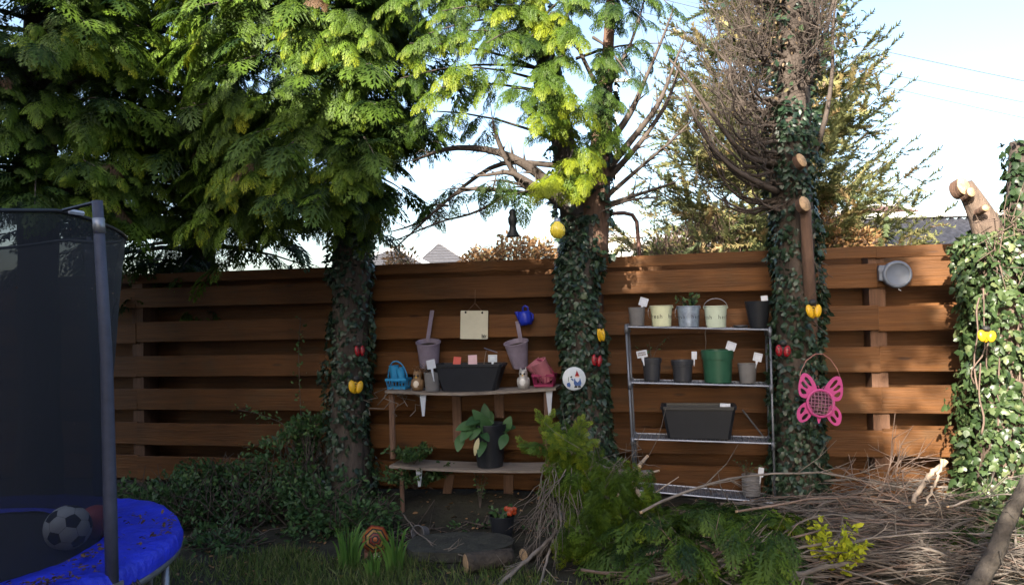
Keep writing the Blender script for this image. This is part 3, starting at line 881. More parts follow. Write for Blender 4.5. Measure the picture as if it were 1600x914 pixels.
# ---- spruce beyond the fence
def spruce():
    r = np.random.default_rng(61)
    Y = 9.0
    tp, tr = rpath([(1235, 690, Y, 20), (1235, 400, Y, 16), (1235, 100, Y, 9), (1235, -40, Y, 3)])
    b = Vector((tp[0].x, tp[0].y, 0))
    t = thing('spruce_tree', 'sunlit olive spruce standing beyond the fence behind the half dead conifer', 'tree', b)
    tp = [p - b for p in tp]
    part('trunk', trunk_mb(tp, tr, n=8, seed=3), M_BARK, t, True)
    # needle shoot template
    V = []; T = []
    rr = np.random.default_rng(3)
    for k in range(13):
        s = .02 + .95 * k / 13
        for sd in (1, -1):
            i = len(V)
            l = .24 * (1 - .4 * s)
            V += [(s - .05, 0, 0), (s + .06, 0, 0), (s + l * .8, sd * l * .75, l * rr.uniform(-.4, .7))]
            T.append((i, i + 1, i + 2))
    V.append((0, .02, 0)); V.append((0, -.02, 0)); V.append((1, 0, 0)); T.append((len(V) - 3, len(V) - 2, len(V) - 1))
    V = np.array(V); T = np.array(T)
    pos, xd, up, sc, ti = [], [], [], [], []
    tw = MB()
    top = tp[-1].z
    for k in range(185):
        z = 0.9 + (top - 1.0) * ((k + r.random()) / 185) ** 1.1
        az = r.uniform(0, 2 * PI)
        if math.sin(az) > 0.2 and r.random() < .6: az = -az
        L = (0.30 + 1.60 * (1 - z / (top + .3)) ** .7) * r.uniform(.7, 1.15)
        if math.cos(az) < -.3: L *= 1.28
        d = np.array([math.cos(az), math.sin(az), 0])
        s = np.array([tp[0].x, tp[0].y, z])
        def Pp(u): return s + d * L * u + np.array([0, 0, L * (-.28 * u + .62 * u * u)])
        tw.tube([Pp(0), Pp(.35), Pp(.7), Pp(1)], [.018, .012, .007, .003], 4, False)
        n = int(6 + L * 15)
        for j in range(n):
            u = .25 + .75 * (j + r.random()) / n
            sd = np.cross(d, [0, 0, 1.0]) * (1 if j % 2 else -1)
            sl = (.42 * (1 - u) + .14) * L * .6
            dd = d * .8 + sd * r.uniform(.3, .9) + np.array([0, 0, r.uniform(-.2, .6)])
            dd /= np.linalg.norm(dd)
            for q in range(max(1, int(sl / .10))):
                w = q * .10
                pos.append(Pp(u) + dd * w); xd.append(dd + r.normal(0, .4, 3)); up.append(np.array([0, 0, 1.0]) + r.normal(0, .4, 3))
                sc.append(r.uniform(.16, .30)); ti.append(np.clip(.42 + r.normal(0, .27) + (.4 if (z < 1.9 and r.random() < .5) else 0), 0, 1))
        pos.append(Pp(1)); xd.append(d + np.array([0, 0, .7])); up.append(np.array([0, 0, 1.0])); sc.append(.28); ti.append(.3)
    part('limb', tw, M_TWIG, t, True, kind='stuff')
    scatter('crown', [(V, T, np.array(pos), frames(np.array(xd), np.array(up), np.array(sc)), np.array(ti))], M_SPRUCE, t)
spruce()

# ------------------------------------------------------------------ beyond the fence
M_SLATE = mat('grey_slate_roof', (0.062, 0.062, 0.072), .7, .25, 6, .3)
M_REDROOF = mat('red_brown_tiles', (0.12, 0.072, 0.068), .75, .25, 6, .3)
M_CORR = mat('dark_corrugated_sheet', (0.018, 0.02, 0.03), .7, .5, 10, .4, col2=(.045, .046, .06))
M_RENDER = mat('pale_render', (0.74, 0.73, 0.70), .85, .06, 3, .05)
M_LEAD = mat('pale_ridge', (0.55, 0.55, 0.56), .6, .1, 6, .05)
M_BRICK = mat('chimney_brick', (0.30, 0.14, 0.09), .85, .3, 14, .2)
M_GLASS = P('dark_window_glass', (0.03, 0.04, 0.05), rough=.08, spec=.6)

def hip_house(label, px0, px1, ytop, ridge0, ridge1, yeave, Y, roofm, rows=9, chim=None, rotz=0.0):
    a = at(px0, yeave, Y); c = at(px1, yeave, Y)
    ze = (a.z + c.z) / 2; zr = at((ridge0 + ridge1) / 2, ytop, Y).z
    x0, x1 = a.x, c.x
    rx0, rx1 = at(ridge0, ytop, Y).x, at(ridge1, ytop, Y).x
    W = max(5.0, (x1 - x0) * .7)
    mid = (x0 + x1) / 2
    t = thing('house', label, 'house', (mid, Y + W / 2, 0), rotz)
    hx = (x1 - x0) / 2
    part('wall', MB().box((0, 0, ze / 2), (2 * hx - .7, W - .7, ze)), M_RENDER, t)
    for sx in (-.5, .5):
        w = part('window', MB().box((sx * hx, -W / 2 + .33, ze * .55), (1.1, .08, 1.2)), M_WHITEP, t)
        part('pane', MB().box((sx * hx, -W / 2 + .285, ze * .55), (.9, .02, 1.0)), M_GLASS, w)
    mb = MB()
    e = [(-hx, -W / 2, ze), (hx, -W / 2, ze), (hx, W / 2, ze), (-hx, W / 2, ze)]
    r0 = (rx0 - mid, 0, zr); r1 = (rx1 - mid, 0, zr)
    mb.add(e + [r0, r1], [(0, 1, 5, 4), (2, 3, 4, 5), (1, 2, 5), (3, 0, 4), (3, 2, 1, 0)])
    rf = part('roof', mb, roofm, t)
    rid = MB()
    for pth in ([r0, r1], [e[0], r0], [e[1], r1], [e[2], r1], [e[3], r0]):
        if (Vector(pth[0]) - Vector(pth[1])).length > .1:
            rid.tube([Vector(p) + Vector((0, 0, .03)) for p in pth], .11, 6)
    part('ridge', rid, M_LEAD, rf)
    # courses of slate laid over the front slope
    cs = MB()
    for k in range(1, rows):
        u = k / rows
        p0 = Vector(e[0]).lerp(Vector(r0), u); p1 = Vector(e[1]).lerp(Vector(r1), u)
        cs.tube([p0 + Vector((.1, -.02, .01)), p1 + Vector((-.1, -.02, .01))], .025, 4)
    part('slate_course', cs, roofm, rf, kind='stuff')
    if chim is not None:
        for cxp in chim:
            cx = at(cxp, ytop, Y).x - mid
            ch = part('chimney', MB().box((cx, .3, zr + .2), (.7, .9, 1.3)), M_BRICK, rf)
            part('chimney_pot', MB().lathe([(.14, zr + .85), (.12, zr + 1.25), (.09, zr + 1.25), (.1, zr + .9)], 10, Matrix.Translation((cx, .3, 0))), M_REDROOF, ch) if False else None
    return t
hip_house('grey slate hipped roof house seen over the fence between the first two trunks', 640, 745, 374, 677, 682, 418, 42, M_SLATE)
hip_house('low grey roofed house at the edge of the first ivy trunk', 540, 672, 385, 590, 612, 418, 34, M_SLATE)
hip_house('house with red brown tiled roof above the corrugated shed', 1290, 1490, 312, 1375, 1437, 342, 38, M_REDROOF)
hip_house('low brown roofed bungalow beside the brown hoop', 1000, 1130, 362, 1045, 1090, 392, 30, M_REDROOF)

def white_block():
    a = at(944, 400, 22); c = at(1004, 400, 22); z = at(974, 371, 22).z
    t = thing('garage', 'small white walled garage seen inside the brown hoop', 'garage', ((a.x + c.x) / 2, 23.5, 0))
    w = c.x - a.x
    part('wall', MB().box((0, 0, z / 2), (w, 3, z)), M_RENDER, t)
    part('roof', MB().box((0, 0, z + .05), (w + .2, 3.2, .1)), M_LEAD, t)
    part('door', MB().box((0, -1.52, z * .35), (w * .5, .05, z * .6)), M_LEAD, t)
white_block()

def corrugated_shed():
    Y = 10.5
    tl = at(1330, 352, Y + 1.2); trr = at(1650, 326, Y + 1.2)
    x0, x1 = at(1340, 400, Y).x, at(1680, 400, Y).x
    zt = (at(1450, 343, Y + 1.6)).z; zb = at(1450, 392, Y).z
    t = thing('shed', 'shed with weathered dark corrugated roof beyond the right end of the fence', 'shed', ((x0 + x1) / 2, Y, 0), R(-3))
    w = x1 - x0
    part('wall', MB().box((0, 1.6, zb / 2 - .03), (w - .3, 3.0, zb - .06)), M_RENDER, t)
    mb = MB(); n = 150
    for j, (y, z) in enumerate(((0, zb), (.55, zb + (zt - zb) * .34), (1.1, zb + (zt - zb) * .67), (1.6, zt))):
        for i in range(n + 1):
            mb.v.append((-w / 2 + w * i / n, y, z + .028 * math.sin(i / n * w / .13 * 2 * PI)))
    for j in range(3):
        for i in range(n):
            a = j * (n + 1) + i
            mb.f.append((a, a + 1, a + n + 2, a + n + 1))
    part('roof', mb, M_CORR, t, True)
    mb = MB()
    for i in range(n + 1):
        mb.v.append((-w / 2 + w * i / n, 1.6, zt + .028 * math.sin(i / n * w / .13 * 2 * PI)))
    for i in range(n + 1):
        mb.v.append((-w / 2 + w * i / n, 3.3, zb - .1))
    for i in range(n):
        mb.f.append((i, i + 1, i + n + 2, i + n + 1))
    part('rear_slope', mb, M_CORR, t, True)
    part('ridge', MB().box((0, 1.62, zt + .07), (w + .05, .26, .09), ch=.02), M_RENDER, t)
corrugated_shed()

def shrub_mass(name, label, cat, boxes, m, n, size, twigs=60, seed=0, tpl=OVAL, twm=None):
    r = np.random.default_rng(seed)
    c0 = boxes[0][0]
    t = thing(name, label, cat, (c0[0], c0[1], 0))
    o = np.array([c0[0], c0[1], 0])
    pos, xd, up, sc, ti = [], [], [], [], []
    tw = MB()
    per = n // len(boxes)
    for (c, rad) in boxes:
        c = np.array(c) - o
        for k in range(per):
            d = r.normal(0, 1, 3); d /= np.linalg.norm(d)
            rr = r.random() ** .45
            p = c + d * rr * np.array(rad)
            nn = mnoise.noise(Vector(p * 2.6)) 
            if nn < -.12 and rr > .5: continue
            if p[2] < 0.02: continue
            pos.append(p); xd.append(d + r.normal(0, .7, 3)); up.append(np.array([0, -.3, 1.0]) + r.normal(0, .5, 3)); sc.append(r.uniform(*size)); ti.append(np.clip(.45 + r.normal(0, .25), 0, 1))
        for k in range(max(1, twigs // len(boxes))):
            d = r.normal(0, 1, 3); d[2] = abs(d[2]) + .5; d /= np.linalg.norm(d)
            q = c + d * np.array(rad) * r.uniform(.7, 1.1)
            s = np.array([c[0] + r.normal(0, .3 * rad[0]), c[1], max(.0, c[2] - rad[2])])
            tw.tube([s, (s + q) / 2 + r.normal(0, .05, 3), q], [.007, .005, .002], 4, False)
    part('stem', tw, twm or M_TWIG, t, True, kind='stuff')
    scatter('foliage', [(tpl[0], tpl[1], np.array(pos), frames(np.array(xd), np.array(up), np.array(sc)), np.array(ti))], m, t)
    return t
def bx_(px, py, Y, rx, rz, ry=.5):
    p = at(px, py, Y)
    return ((p.x, p.y, p.z), (rx, ry, rz))
shrub_mass('hedge', 'russet brown hedge peeping over the fence left of the middle trunk', 'hedge',
           [bx_(745, 415, 12, .3, .2), bx_(765, 402, 12, .32, .28), bx_(800, 398, 12, .5, .34), bx_(845, 404, 12, .5, .3), bx_(880, 404, 12, .5, .3)], M_RUSSET, 5200, (.05, .09), 150, 71)
shrub_mass('shrub', 'copper leaved shrub over the fence below the spruce, right side', 'shrub',
           [bx_(1310, 390, 8.0, .25, .22, .3), bx_(1345, 384, 8.0, .2, .18, .3), bx_(1290, 360, 8.2, .2, .3, .3)], M_RUSSET, 3000, (.04, .075), 200, 72, DIAM, M_TWIGR)
shrub_mass('shrub', 'small russet shrub between the low roof and the first trunk', 'shrub', [bx_(628, 408, 11, .25, .2)], M_RUSSET, 500, (.05, .08), 30, 73)
shrub_mass('shrub', 'straggly twiggy shrub over the fence left of the half dead conifer', 'shrub',
           [bx_(1040, 385, 8.2, .3, .22, .3), bx_(1090, 370, 8.2, .3, .3, .3), bx_(1140, 370, 8.2, .3, .3, .3), bx_(1180, 380, 8.2, .25, .3, .3)], M_SPRUCE, 2200, (.04, .075), 220, 74, DIAM, M_TWIGR)

def hoop():
    Y = 7.0
    pts = [(940, 470, Y), (940, 355, Y), (944, 342, Y), (953, 334, Y), (975, 333, Y + .05), (988, 336, Y + .1), (995, 347, Y + .1), (999, 395, Y + .1), (1001, 470, Y + .1)]
    q = [at(*p) for p in pts]
    b = Vector((q[0].x, q[0].y, 0))
    q[0] = Vector((q[0].x, q[0].y, 0)); q[-1] = Vector((q[-1].x, q[-1].y, 0))
    o = part('metal_hoop', MB().tube([p - b for p in q], .019, 8), mat('rusty_tube', (.12, .06, .045), .5, .3, 12, .2, metal=.3), None, True, loc=b)
    tag(o, 'rusty brown tubular hoop rising over the fence beside the middle trunk', 'hoop')
hoop()
def lamp_post():
    Y = 26
    p = at(960, 400, Y); top = at(963, 128, Y)
    t = thing('street_lamp', 'thin grey street lamp post far beyond the brown hoop', 'street lamp', (p.x, Y, 0))
    part('pole', MB().tube([(0, 0, 0), (0, 0, 1.2), (top.x - p.x, 0, top.z)], [.09, .06, .045], 8), M_LEAD, t, True)
    part('lamp_head', MB().box((.35, 0, top.z + .03), (.7, .16, .1), ch=.02), M_LEAD, t)
lamp_post()
def wire(label, pts, Y):
    q = [at(x, y, Y + (x - 1300) * .004) for x, y in pts]
    q, _ = resample(q, [1] * len(q), 16)
    b = q[0].copy()
    tag(part('overhead_wire', MB().tube([p - b for p in q], .012, 4), mat('grey_cable', (.11, .115, .12), .6, .05, 3, 0), None, loc=b), label, 'wire')
wire('topmost overhead wire sloping across the sky at right', [(900, -35), (1043, 2), (1305, 64), (1620, 132), (1900, 180)], 24)
wire('middle overhead wire of the three in the sky', [(900, -5), (1050, 30), (1335, 105), (1620, 165), (1900, 215)], 27)
wire('lowest faint overhead wire in the sky at right', [(900, 20), (1060, 50), (1340, 126), (1620, 190), (1900, 240)], 30)

# ------------------------------------------------------------------ trampoline
def trampoline():
    c = Vector((-2.68, 3.32, -.055)); th0 = R(-14.8)
    t = thing('trampoline', 'round trampoline with blue padded rim and dark safety net', 'trampoline', c)
    ms = [mat('blue_pvc', (0.022, 0.038, 0.60), .45, .3, 6, .9), mat('dark_mat', (.03, .03, .035), .8, .2, 30, .1), mat('foam_sleeve', (.05, .055, .085), .6, .2, 20, .15)]
    n = 120; mb = MB()
    prof = [(.80, .645), (.82, .672), (.90, .676), (1.0, .672), (1.08, .668), (1.125, .655), (1.14, .62), (1.14, .592)]
    for i, (r_, z) in enumerate(prof):
        for k in range(n):
            a = 2 * PI * k / n
            w = mnoise.noise(Vector((math.cos(a) * 4, math.sin(a) * 4, r_ * 5)))
            w2 = mnoise.noise(Vector((math.cos(a) * 15, math.sin(a) * 15, r_ * 9)))
            mb.v.append((r_ * (1 + .006 * w2) * math.cos(a), r_ * (1 + .006 * w2) * math.sin(a), z + .010 * w + .006 * w2 - .012 * (1 if i in (2, 3) else 0) * abs(math.sin(a * 8))))
    for i in range(len(prof) - 1):
        for k in range(n):
            a = i * n + k; b = i * n + (k + 1) % n
            mb.f.append((a, b, b + n, a + n))
    part('pad', mb, ms[0], t, True)
    part('jumping_mat', MB().lathe([(.0001, .628), (.4, .63), (.83, .636)], 48), ms[1], t, True)
    ring = [(1.12 * math.cos(2 * PI * k / 72), 1.12 * math.sin(2 * PI * k / 72), .575) for k in range(73)]
    part('frame_rail', MB().tube(ring, .021, 10, False), M_STEEL, t, True)
    for k in range(8):
        a = th0 + R(22) + k * PI / 4
        part('leg', MB().tube([(1.11 * math.cos(a), 1.11 * math.sin(a), .575), (1.11 * math.cos(a), 1.11 * math.sin(a), .0)], .018, 8), M_STEEL, t, True)
    for k in range(4):
        a = th0 + k * PI / 2
        cx, sx = math.cos(a), math.sin(a)
        part('pole', MB().tube([(1.125 * cx, 1.125 * sx, .60), (1.12 * cx, 1.12 * sx, .9), (1.11 * cx, 1.11 * sx, 1.5), (1.075 * cx, 1.075 * sx, 2.13)], [.024, .025, .023, .020], 12), ms[2], t, True)
        br = MB()
        Mx = Matrix.Translation((1.125 * cx, 1.125 * sx, 0)) @ Matrix.Rotation(a, 4, 'Z')
        br.box((0, 0, .50), (.055, .06, .26), Mx).box((.03, 0, .48), (.02, .09, .12), Mx)
        part('pole_bracket', br, M_STEEL, t)
        part('pole_cap', MB().tube([(1.084 * cx, 1.084 * sx, 2.0), (1.079 * cx, 1.079 * sx, 2.06)], .0225, 12), M_STEEL, t, True)
    # rim rope the net hangs from
    rim = [(.905 * math.cos(2 * PI * k / 64), .905 * math.sin(2 * PI * k / 64), 2.10 - .05 * abs(math.sin(2 * (2 * PI * k / 64 - th0)))) for k in range(65)]
    part('net_rim', MB().tube(rim, .009, 6, False), M_BLACKP, t, True)
    for k in range(4):
        a = th0 + k * PI / 2
        part('strap', MB().tube([(.905 * math.cos(a), .905 * math.sin(a), 2.10), (1.075 * math.cos(a), 1.075 * math.sin(a), 2.125)], .008, 5), M_BLACKP, t)
    m = bpy.data.materials.new('fine_dark_net'); m.use_nodes = True
    N = m.node_tree.nodes; L = m.node_tree.links
    bs = N['Principled BSDF']; bs.inputs['Base Color'].default_value = (.008, .010, .018, 1); bs.inputs['Roughness'].default_value = .75
    tr_ = N.new('ShaderNodeBsdfTransparent'); mx = N.new('ShaderNodeMixShader')
    nz = N.new('ShaderNodeTexNoise'); nz.inputs['Scale'].default_value = 5; nz.inputs['Detail'].default_value = 4
    tc = N.new('ShaderNodeTexCoord'); L.new(tc.outputs['Object'], nz.inputs['Vector'])
    mr = N.new('ShaderNodeMapRange'); mr.inputs['To Min'].default_value = .75; mr.inputs['To Max'].default_value = .83
    L.new(nz.outputs['Fac'], mr.inputs[0]); L.new(mr.outputs[0], mx.inputs[0])
    L.new(tr_.outputs[0], mx.inputs[1]); L.new(bs.outputs[0], mx.inputs[2]); L.new(mx.outputs[0], N['Material Output'].inputs['Surface'])
    mb = MB(); n = 96; lv = 14
    for j in range(lv + 1):
        u = j / lv
        for k in range(n):
            a = 2 * PI * k / n
            sag = abs(math.sin(2 * (a - th0)))
            z = .665 + (2.10 - .05 * sag - .665) * u
            r_ = .81 + .095 * u ** .8 - .02 * sag * math.sin(u * PI) + .006 * mnoise.noise(Vector((a * 5, u * 4, 0)))
            mb.v.append((r_ * math.cos(a), r_ * math.sin(a), z))
    for j in range(lv):
        for k in range(n):
            a = j * n + k; b = j * n + (k + 1) % n
            mb.f.append((a, b, b + n, a + n))
    part('safety_net', mb, m, t, True)
    # white maker's tape at the rim, no lettering visible
    part('tape', MB().tube([(.912 * math.cos(R(a_)), .912 * math.sin(R(a_)), 2.10) for a_ in (-13.5, -12, -10, -8.5)], .011, 6), M_WHITEP, t)
    sp = MB()
    for k in range(30):
        a = 2 * PI * k / 30 + .05
        sp.tube([(1.10 * math.cos(a), 1.10 * math.sin(a), .585), (.86 * math.cos(a), .86 * math.sin(a), .636)], .011, 5)
    part('spring', sp, M_STEEL, t, kind='stuff')
    # net ties hooked below the rail near the pole
    ti = MB()
    for da in (.06, .085, .11):
        a = th0 + da
        ti.tube([(1.12 * math.cos(a), 1.12 * math.sin(a), .62), (1.155 * math.cos(a), 1.155 * math.sin(a), .57), (1.13 * math.cos(a), 1.13 * math.sin(a), .52)], .006, 5)
    part('net_tie', ti, M_BLACKP, t, kind='stuff')
    # dead leaves lying in the pad's hollows
    r = np.random.default_rng(5)
    pos = []; 
    for (a0, r0, cnt, sa, sr) in ((-30, 1.0, 60, 22, .08), (-31, 1.0, 130, 4, .03), (-22, 1.03, 60, 5, .035), (-40, .98, 40, 6, .03), (14, 1.08, 60, 9, .03), (-5, .90, 50, 6, .02), (-55, .95, 30, 6, .05), (28, .95, 26, 5, .03)):
        for _ in range(cnt):
            a = R(a0 + r.normal(0, sa)); q = r0 + r.normal(0, sr)
            q = min(max(q, .84), 1.11)
            pos.append((c.x + q * math.cos(a), c.y + q * math.sin(a), .684 + c.z + r.uniform(0, .01)))
    pos = np.array(pos); k = len(pos)
    o = scatter('leaf_litter', [(OVAL[0], OVAL[1], pos, frames(r.normal(0, 1, (k, 3)) * np.array([1, 1, .2]), np.array([0, 0, 1.0]) + r.normal(0, .3, (k, 3)), r.uniform(.012, .03, k)), r.random(k))], leaf_mat('sodden_leaves', (.045, .026, .016), (.13, .075, .035), trans=.05), None, 'stuff')
    o['label'] = 'brown dead leaves gathered on the blue trampoline pad'
    pos, up = [], []
    for _ in range(34):
        a = R(r.uniform(-75, 10)); z = .75 + 1.3 * r.random() ** .8; u = (z - .665) / 1.43
        q = .83 + .095 * u ** .8
        pos.append((c.x + q * math.cos(a), c.y + q * math.sin(a), z)); up.append((math.cos(a), math.sin(a), .2))
    pos = np.array(pos); up = np.array(up); k = len(pos)
    o = scatter('leaf_flecks', [(OVAL[0], OVAL[1], pos, frames(r.normal(0, 1, (k, 3)), up + r.normal(0, .3, (k, 3)), r.uniform(.004, .014, k)), r.random(k))], M_DEADLEAF, None, 'stuff')
    o['label'] = 'tiny dead leaf flecks caught in the dark trampoline net'
trampoline()

def football():
    p = onz(106, 862, .585); rad = .098
    c = at(106, 826, p.y + .05); c.z = .58 + rad
    t = thing('football', 'black and white football lying on the trampoline inside the net', 'ball', c, .4)
    g = (1 + 5 ** .5) / 2
    V = [Vector(v).normalized() for v in [(0, a, b * g) for a in (-1, 1) for b in (-1, 1)] + [(a, b * g, 0) for a in (-1, 1) for b in (-1, 1)] + [(b * g, 0, a) for a in (-1, 1) for b in (-1, 1)]]
    Rm = Euler((.5, .3, .2)).to_matrix()
    V = [Rm @ v for v in V]
    el = min((V[0] - v).length for v in V[1:])
    nb = [[j for j in range(12) if j != i and (V[i] - V[j]).length < el * 1.1] for i in range(12)]
    def panel(pts, m, h):
        cc = sum(pts, Vector()).normalized()
        ax = (pts[0] - cc * pts[0].dot(cc)).normalized(); ay = cc.cross(ax)
        pts = sorted(pts, key=lambda q: math.atan2(q.dot(ay), q.dot(ax)))
        n = len(pts); mb = MB()
        vs = [cc * rad * h]; rings = 3
        for j in range(1, rings + 1):
            for i in range(n):
                for s in range(3):
                    e = pts[i].lerp(pts[(i + 1) % n], s / 3)
                    q = cc.lerp(e, j / rings * .985).normalized()
                    vs.append(q * rad * (h if j < rings else h - .012))
        k = n * 3
        fs = [(0, 1 + i, 1 + (i + 1) % k) for i in range(k)]
        for j in range(rings - 1):
            for i in range(k):
                a = 1 + j * k + i; b = 1 + j * k + (i + 1) % k
                fs.append((a, a + k, b + k, b))
        mb.add(vs, fs)
        part('panel', mb, m, t, True)
    wm = P('white_ball_leather', (.86, .86, .86), rough=.5); bm = P('black_ball_leather', (.02, .02, .025), rough=.5)
    for i in range(12):
        panel([V[i].lerp(V[j], 1 / 3) for j in nb[i]], bm, 1.0)
    done = set()
    for i in range(12):
        for j in nb[i]:
            for k in nb[j]:
                if k in nb[i]:
                    key = tuple(sorted((i, j, k)))
                    if key in done: continue
                    done.add(key)
                    a, b, d = (V[x] for x in key)
                    panel([a.lerp(b, 1 / 3), b.lerp(a, 1 / 3), b.lerp(d, 1 / 3), d.lerp(b, 1 / 3), d.lerp(a, 1 / 3), a.lerp(d, 1 / 3)], wm, 1.0)
    part('bladder', MB().ball((0, 0, 0), rad * .975, 24, 16), bm, t, True)
    c2 = at(150, 815, 3.62); c2.z = .58 + .078
    o = part('ball', MB().ball((0, 0, 0), .078, 24, 16), mat('faded_red_rubber', (.42, .07, .06), .5, .2, 12, .1), None, True, loc=c2)
    tag(o, 'plain faded red ball behind the football inside the net', 'ball')
football()

# ------------------------------------------------------------------ pots and labels
def pot(name, label, cat, loc, rt, rb, h, m, soil=True, rim=.0, group=None, rot=(0, 0, 0), n=28, th=.004, bands=0):
    mb = MB()
    prof = [(.001, 0), (rb, 0)]
    if bands:
        for k in range(bands):
            u0 = .15 + .7 * k / bands; 
            for du, e in ((0, 0), (.02, .004), (.05, .004), (.07, 0)):
                u = u0 + du
                prof.append((rb + (rt - rb) * u + e, h * u))
    if rim:
        rr = rb + (rt - rb) * (1 - rim)
        prof += [(rr - .004, h * (1 - rim) - .001), (rr + .003, h * (1 - rim)), (rt + .002, h - .003)]
    else:
        prof += [(rb + (rt - rb) * .5, h * .5), (rt, h - .004), (rt + .002, h - .002)]
    prof += [(rt, h), (rt - th, h), (rt - th - .002, h * .86)]
    mb.lathe(prof, n)
    o = part(name, mb, m, None, loc=loc, rot=rot)
    smooth_by_angle(o, 35)
    tag(o, label, cat, group)
    if soil:
        rs = (rb + (rt - rb) * .86) - th
        s = MB()
        k = 20; vs = [(0, 0, h * .87)] + [(rs * math.cos(2 * PI * i / k), rs * math.sin(2 * PI * i / k), h * .86) for i in range(k)]
        s.add(vs, [(0, 1 + i, 1 + (i + 1) % k) for i in range(k)])
        part('soil', s, M_POTSOIL, o)
    return o
def plant_label(label, p, w, h, tilt, stake=.07, marks=None, m=None, group='white plant labels', name='plant_label'):
    """square tag on a stake; p = centre of the tag"""
    t = thing(name, label, 'plant label', p, PHI, group)
    t.rotation_euler = (R(-8), tilt, PHI)
    k = [(-w / 2, -h / 2), (w / 2, -h / 2), (w / 2, h / 2), (-w / 2, h / 2)]
    Mx = Matrix.Rotation(PI / 2, 4, 'X')
    part('tag_face', MB().prism(k, .0025, Mx), m or M_WHITEP, t)
    part('stake', MB().add([(-w * .14, 0, -h / 2 + .002), (w * .14, 0, -h / 2 + .002), (0.002, 0, -h / 2 - stake), (-.002, 0, -h / 2 - stake), (-w * .14, .002, -h / 2 + .002), (w * .14, .002, -h / 2 + .002), (0.002, .002, -h / 2 - stake), (-.002, .002, -h / 2 - stake)],
                           [(0, 3, 2, 1), (4, 5, 6, 7), (0, 4, 7, 3), (1, 2, 6, 5)]), m or M_WHITEP, t)
    if marks == 'frame':
        fr = MB()
        a, b = w * .36, h * .34
        for (x, z, sx, sz) in ((0, b, 2 * a, .002), (0, -b, 2 * a, .002), (a, 0, .002, 2 * b), (-a, 0, .002, 2 * b)):
            fr.box((x, -.0022, z), (sx, .001, sz))
        part('printed_border', fr, P('grey_blue_print', (.30, .34, .45)), t)
    elif marks == 'text':
        fr = MB()
        r = random.Random(3)
        for row, z in ((0, h * .17), (1, -h * .12)):
            x = -w * .38
            while x < w * .34:
                ww = r.uniform(.05, .12) * w
                fr.box((x + ww / 2, -.0022, z), (ww, .001, h * .2)); x += ww + w * .035
        part('printed_text', fr, P('brown_print', (.12, .08, .07)), t)
    return t
def text_mesh(body, size):
    cu = bpy.data.curves.new('txt', 'FONT'); cu.body = body; cu.size = size; cu.align_x = 'CENTER'; cu.resolution_u = 2
    cu.space_character = 1.25
    o = bpy.data.objects.new('txt', cu); COL.objects.link(o)
    dg = bpy.context.evaluated_depsgraph_get()
    me = bpy.data.meshes.new_from_object(o.evaluated_get(dg))
    vs = [tuple(v.co) for v in me.vertices]; fs = [tuple(p.vertices) for p in me.polygons]
    bpy.data.objects.remove(o); bpy.data.meshes.remove(me)
    return vs, fs

# ---- metal rack
RO = .44; RD = .26
RP = dict(lt=(978, 509), lb=(996, 838), rt=(1203, 513), rb=(1213, 842))
SH = [((978.5, 511), (1203, 515.5)), ((984, 598), (1205, 603.5)), ((988.5, 686), (1208, 693)), ((993.5, 766), (1211, 786))]
def rack():
    p0 = fen(996, 838, RO); b = Vector((p0.x, p0.y, 0))
    t = thing('plant_rack', 'four tier grey metal plant rack standing against the fence', 'rack', b)
    back = -FN * RD
    for (a, c) in ((RP['lt'], RP['lb']), (RP['rt'], RP['rb'])):
        q0 = fen(*a, RO) - b; q1 = fen(*c, RO) - b
        k = q1.z; q1 = q1 + (q0 - q1) * ((0 - q1.z) / (q0.z - q1.z))
        for off in (Vector(), back):
            part('post', MB().tube([q1 + off, q0 + off + Vector((0, 0, .012))], .0085, 10), M_DSTEEL, t, True)
    sleeves = MB()
    for (l, r_) in SH:
        A = fen(*l, RO) - b; B = fen(*r_, RO) - b
        for off in (Vector(), back):
            for q in (A, B):
                part('clip', MB().tube([q + off + Vector((0, 0, -.045)), q + off + Vector((0, 0, .012))], .014, 10), M_DSTEEL, t, True)
        mb = MB()
        for off in (Vector(), back):
            mb.tube([A + off, B + off], .0065, 6)
        mb.tube([A, A + back], .0065, 6).tube([B, B + back], .0065, 6)
        sh = part('shelf', mb, M_STEEL, t)
        w = MB(); n = 30
        for i in range(1, n):
            q = A.lerp(B, i / n) + Vector((0, 0, .004)); w.tube([q, q + back], .0022, 4)
        for i in range(1, 7):
            q = A + back * (i / 7) + Vector((0, 0, -.001)); w.tube([q, q + (B - A)], .0026, 4)
        part('shelf_wire', w, M_DSTEEL, sh, kind='stuff')
    q = at(0, 0, 1)
    br = MB().tube([fen(1160, 640, RO - RD) - b, fen(1196, 686, RO - RD) - b], .006, 5)
    part('brace', br, M_DSTEEL, t)
rack()
def shelf_z(i, px):
    (x0, y0), (x1, y1) = SH[i]
    z0 = fen(x0, y0, RO).z; z1 = fen(x1, y1, RO).z
    return z0 + (z1 - z0) * (px - x0) / (x1 - x0)
def on_rack(i, px, off=.30):
    p = fen(px, 600, off); p.z = shelf_z(i, px) + .0075
    return p, mpp(p)
GR = 'pots on the metal rack'
p, k = on_rack(0, 998); pot('plant_pot', 'small grey plastic pot at the left end of the top rack shelf', 'plant pot', p, 13 * k, 11 * k, 29 * k, M_GREYP, group=GR)
plant_label('white plant label leaning in the top shelf grey pot', p + Vector((10 * k, -.03, 37 * k)), 13 * k, 13 * k, R(18), marks='frame')

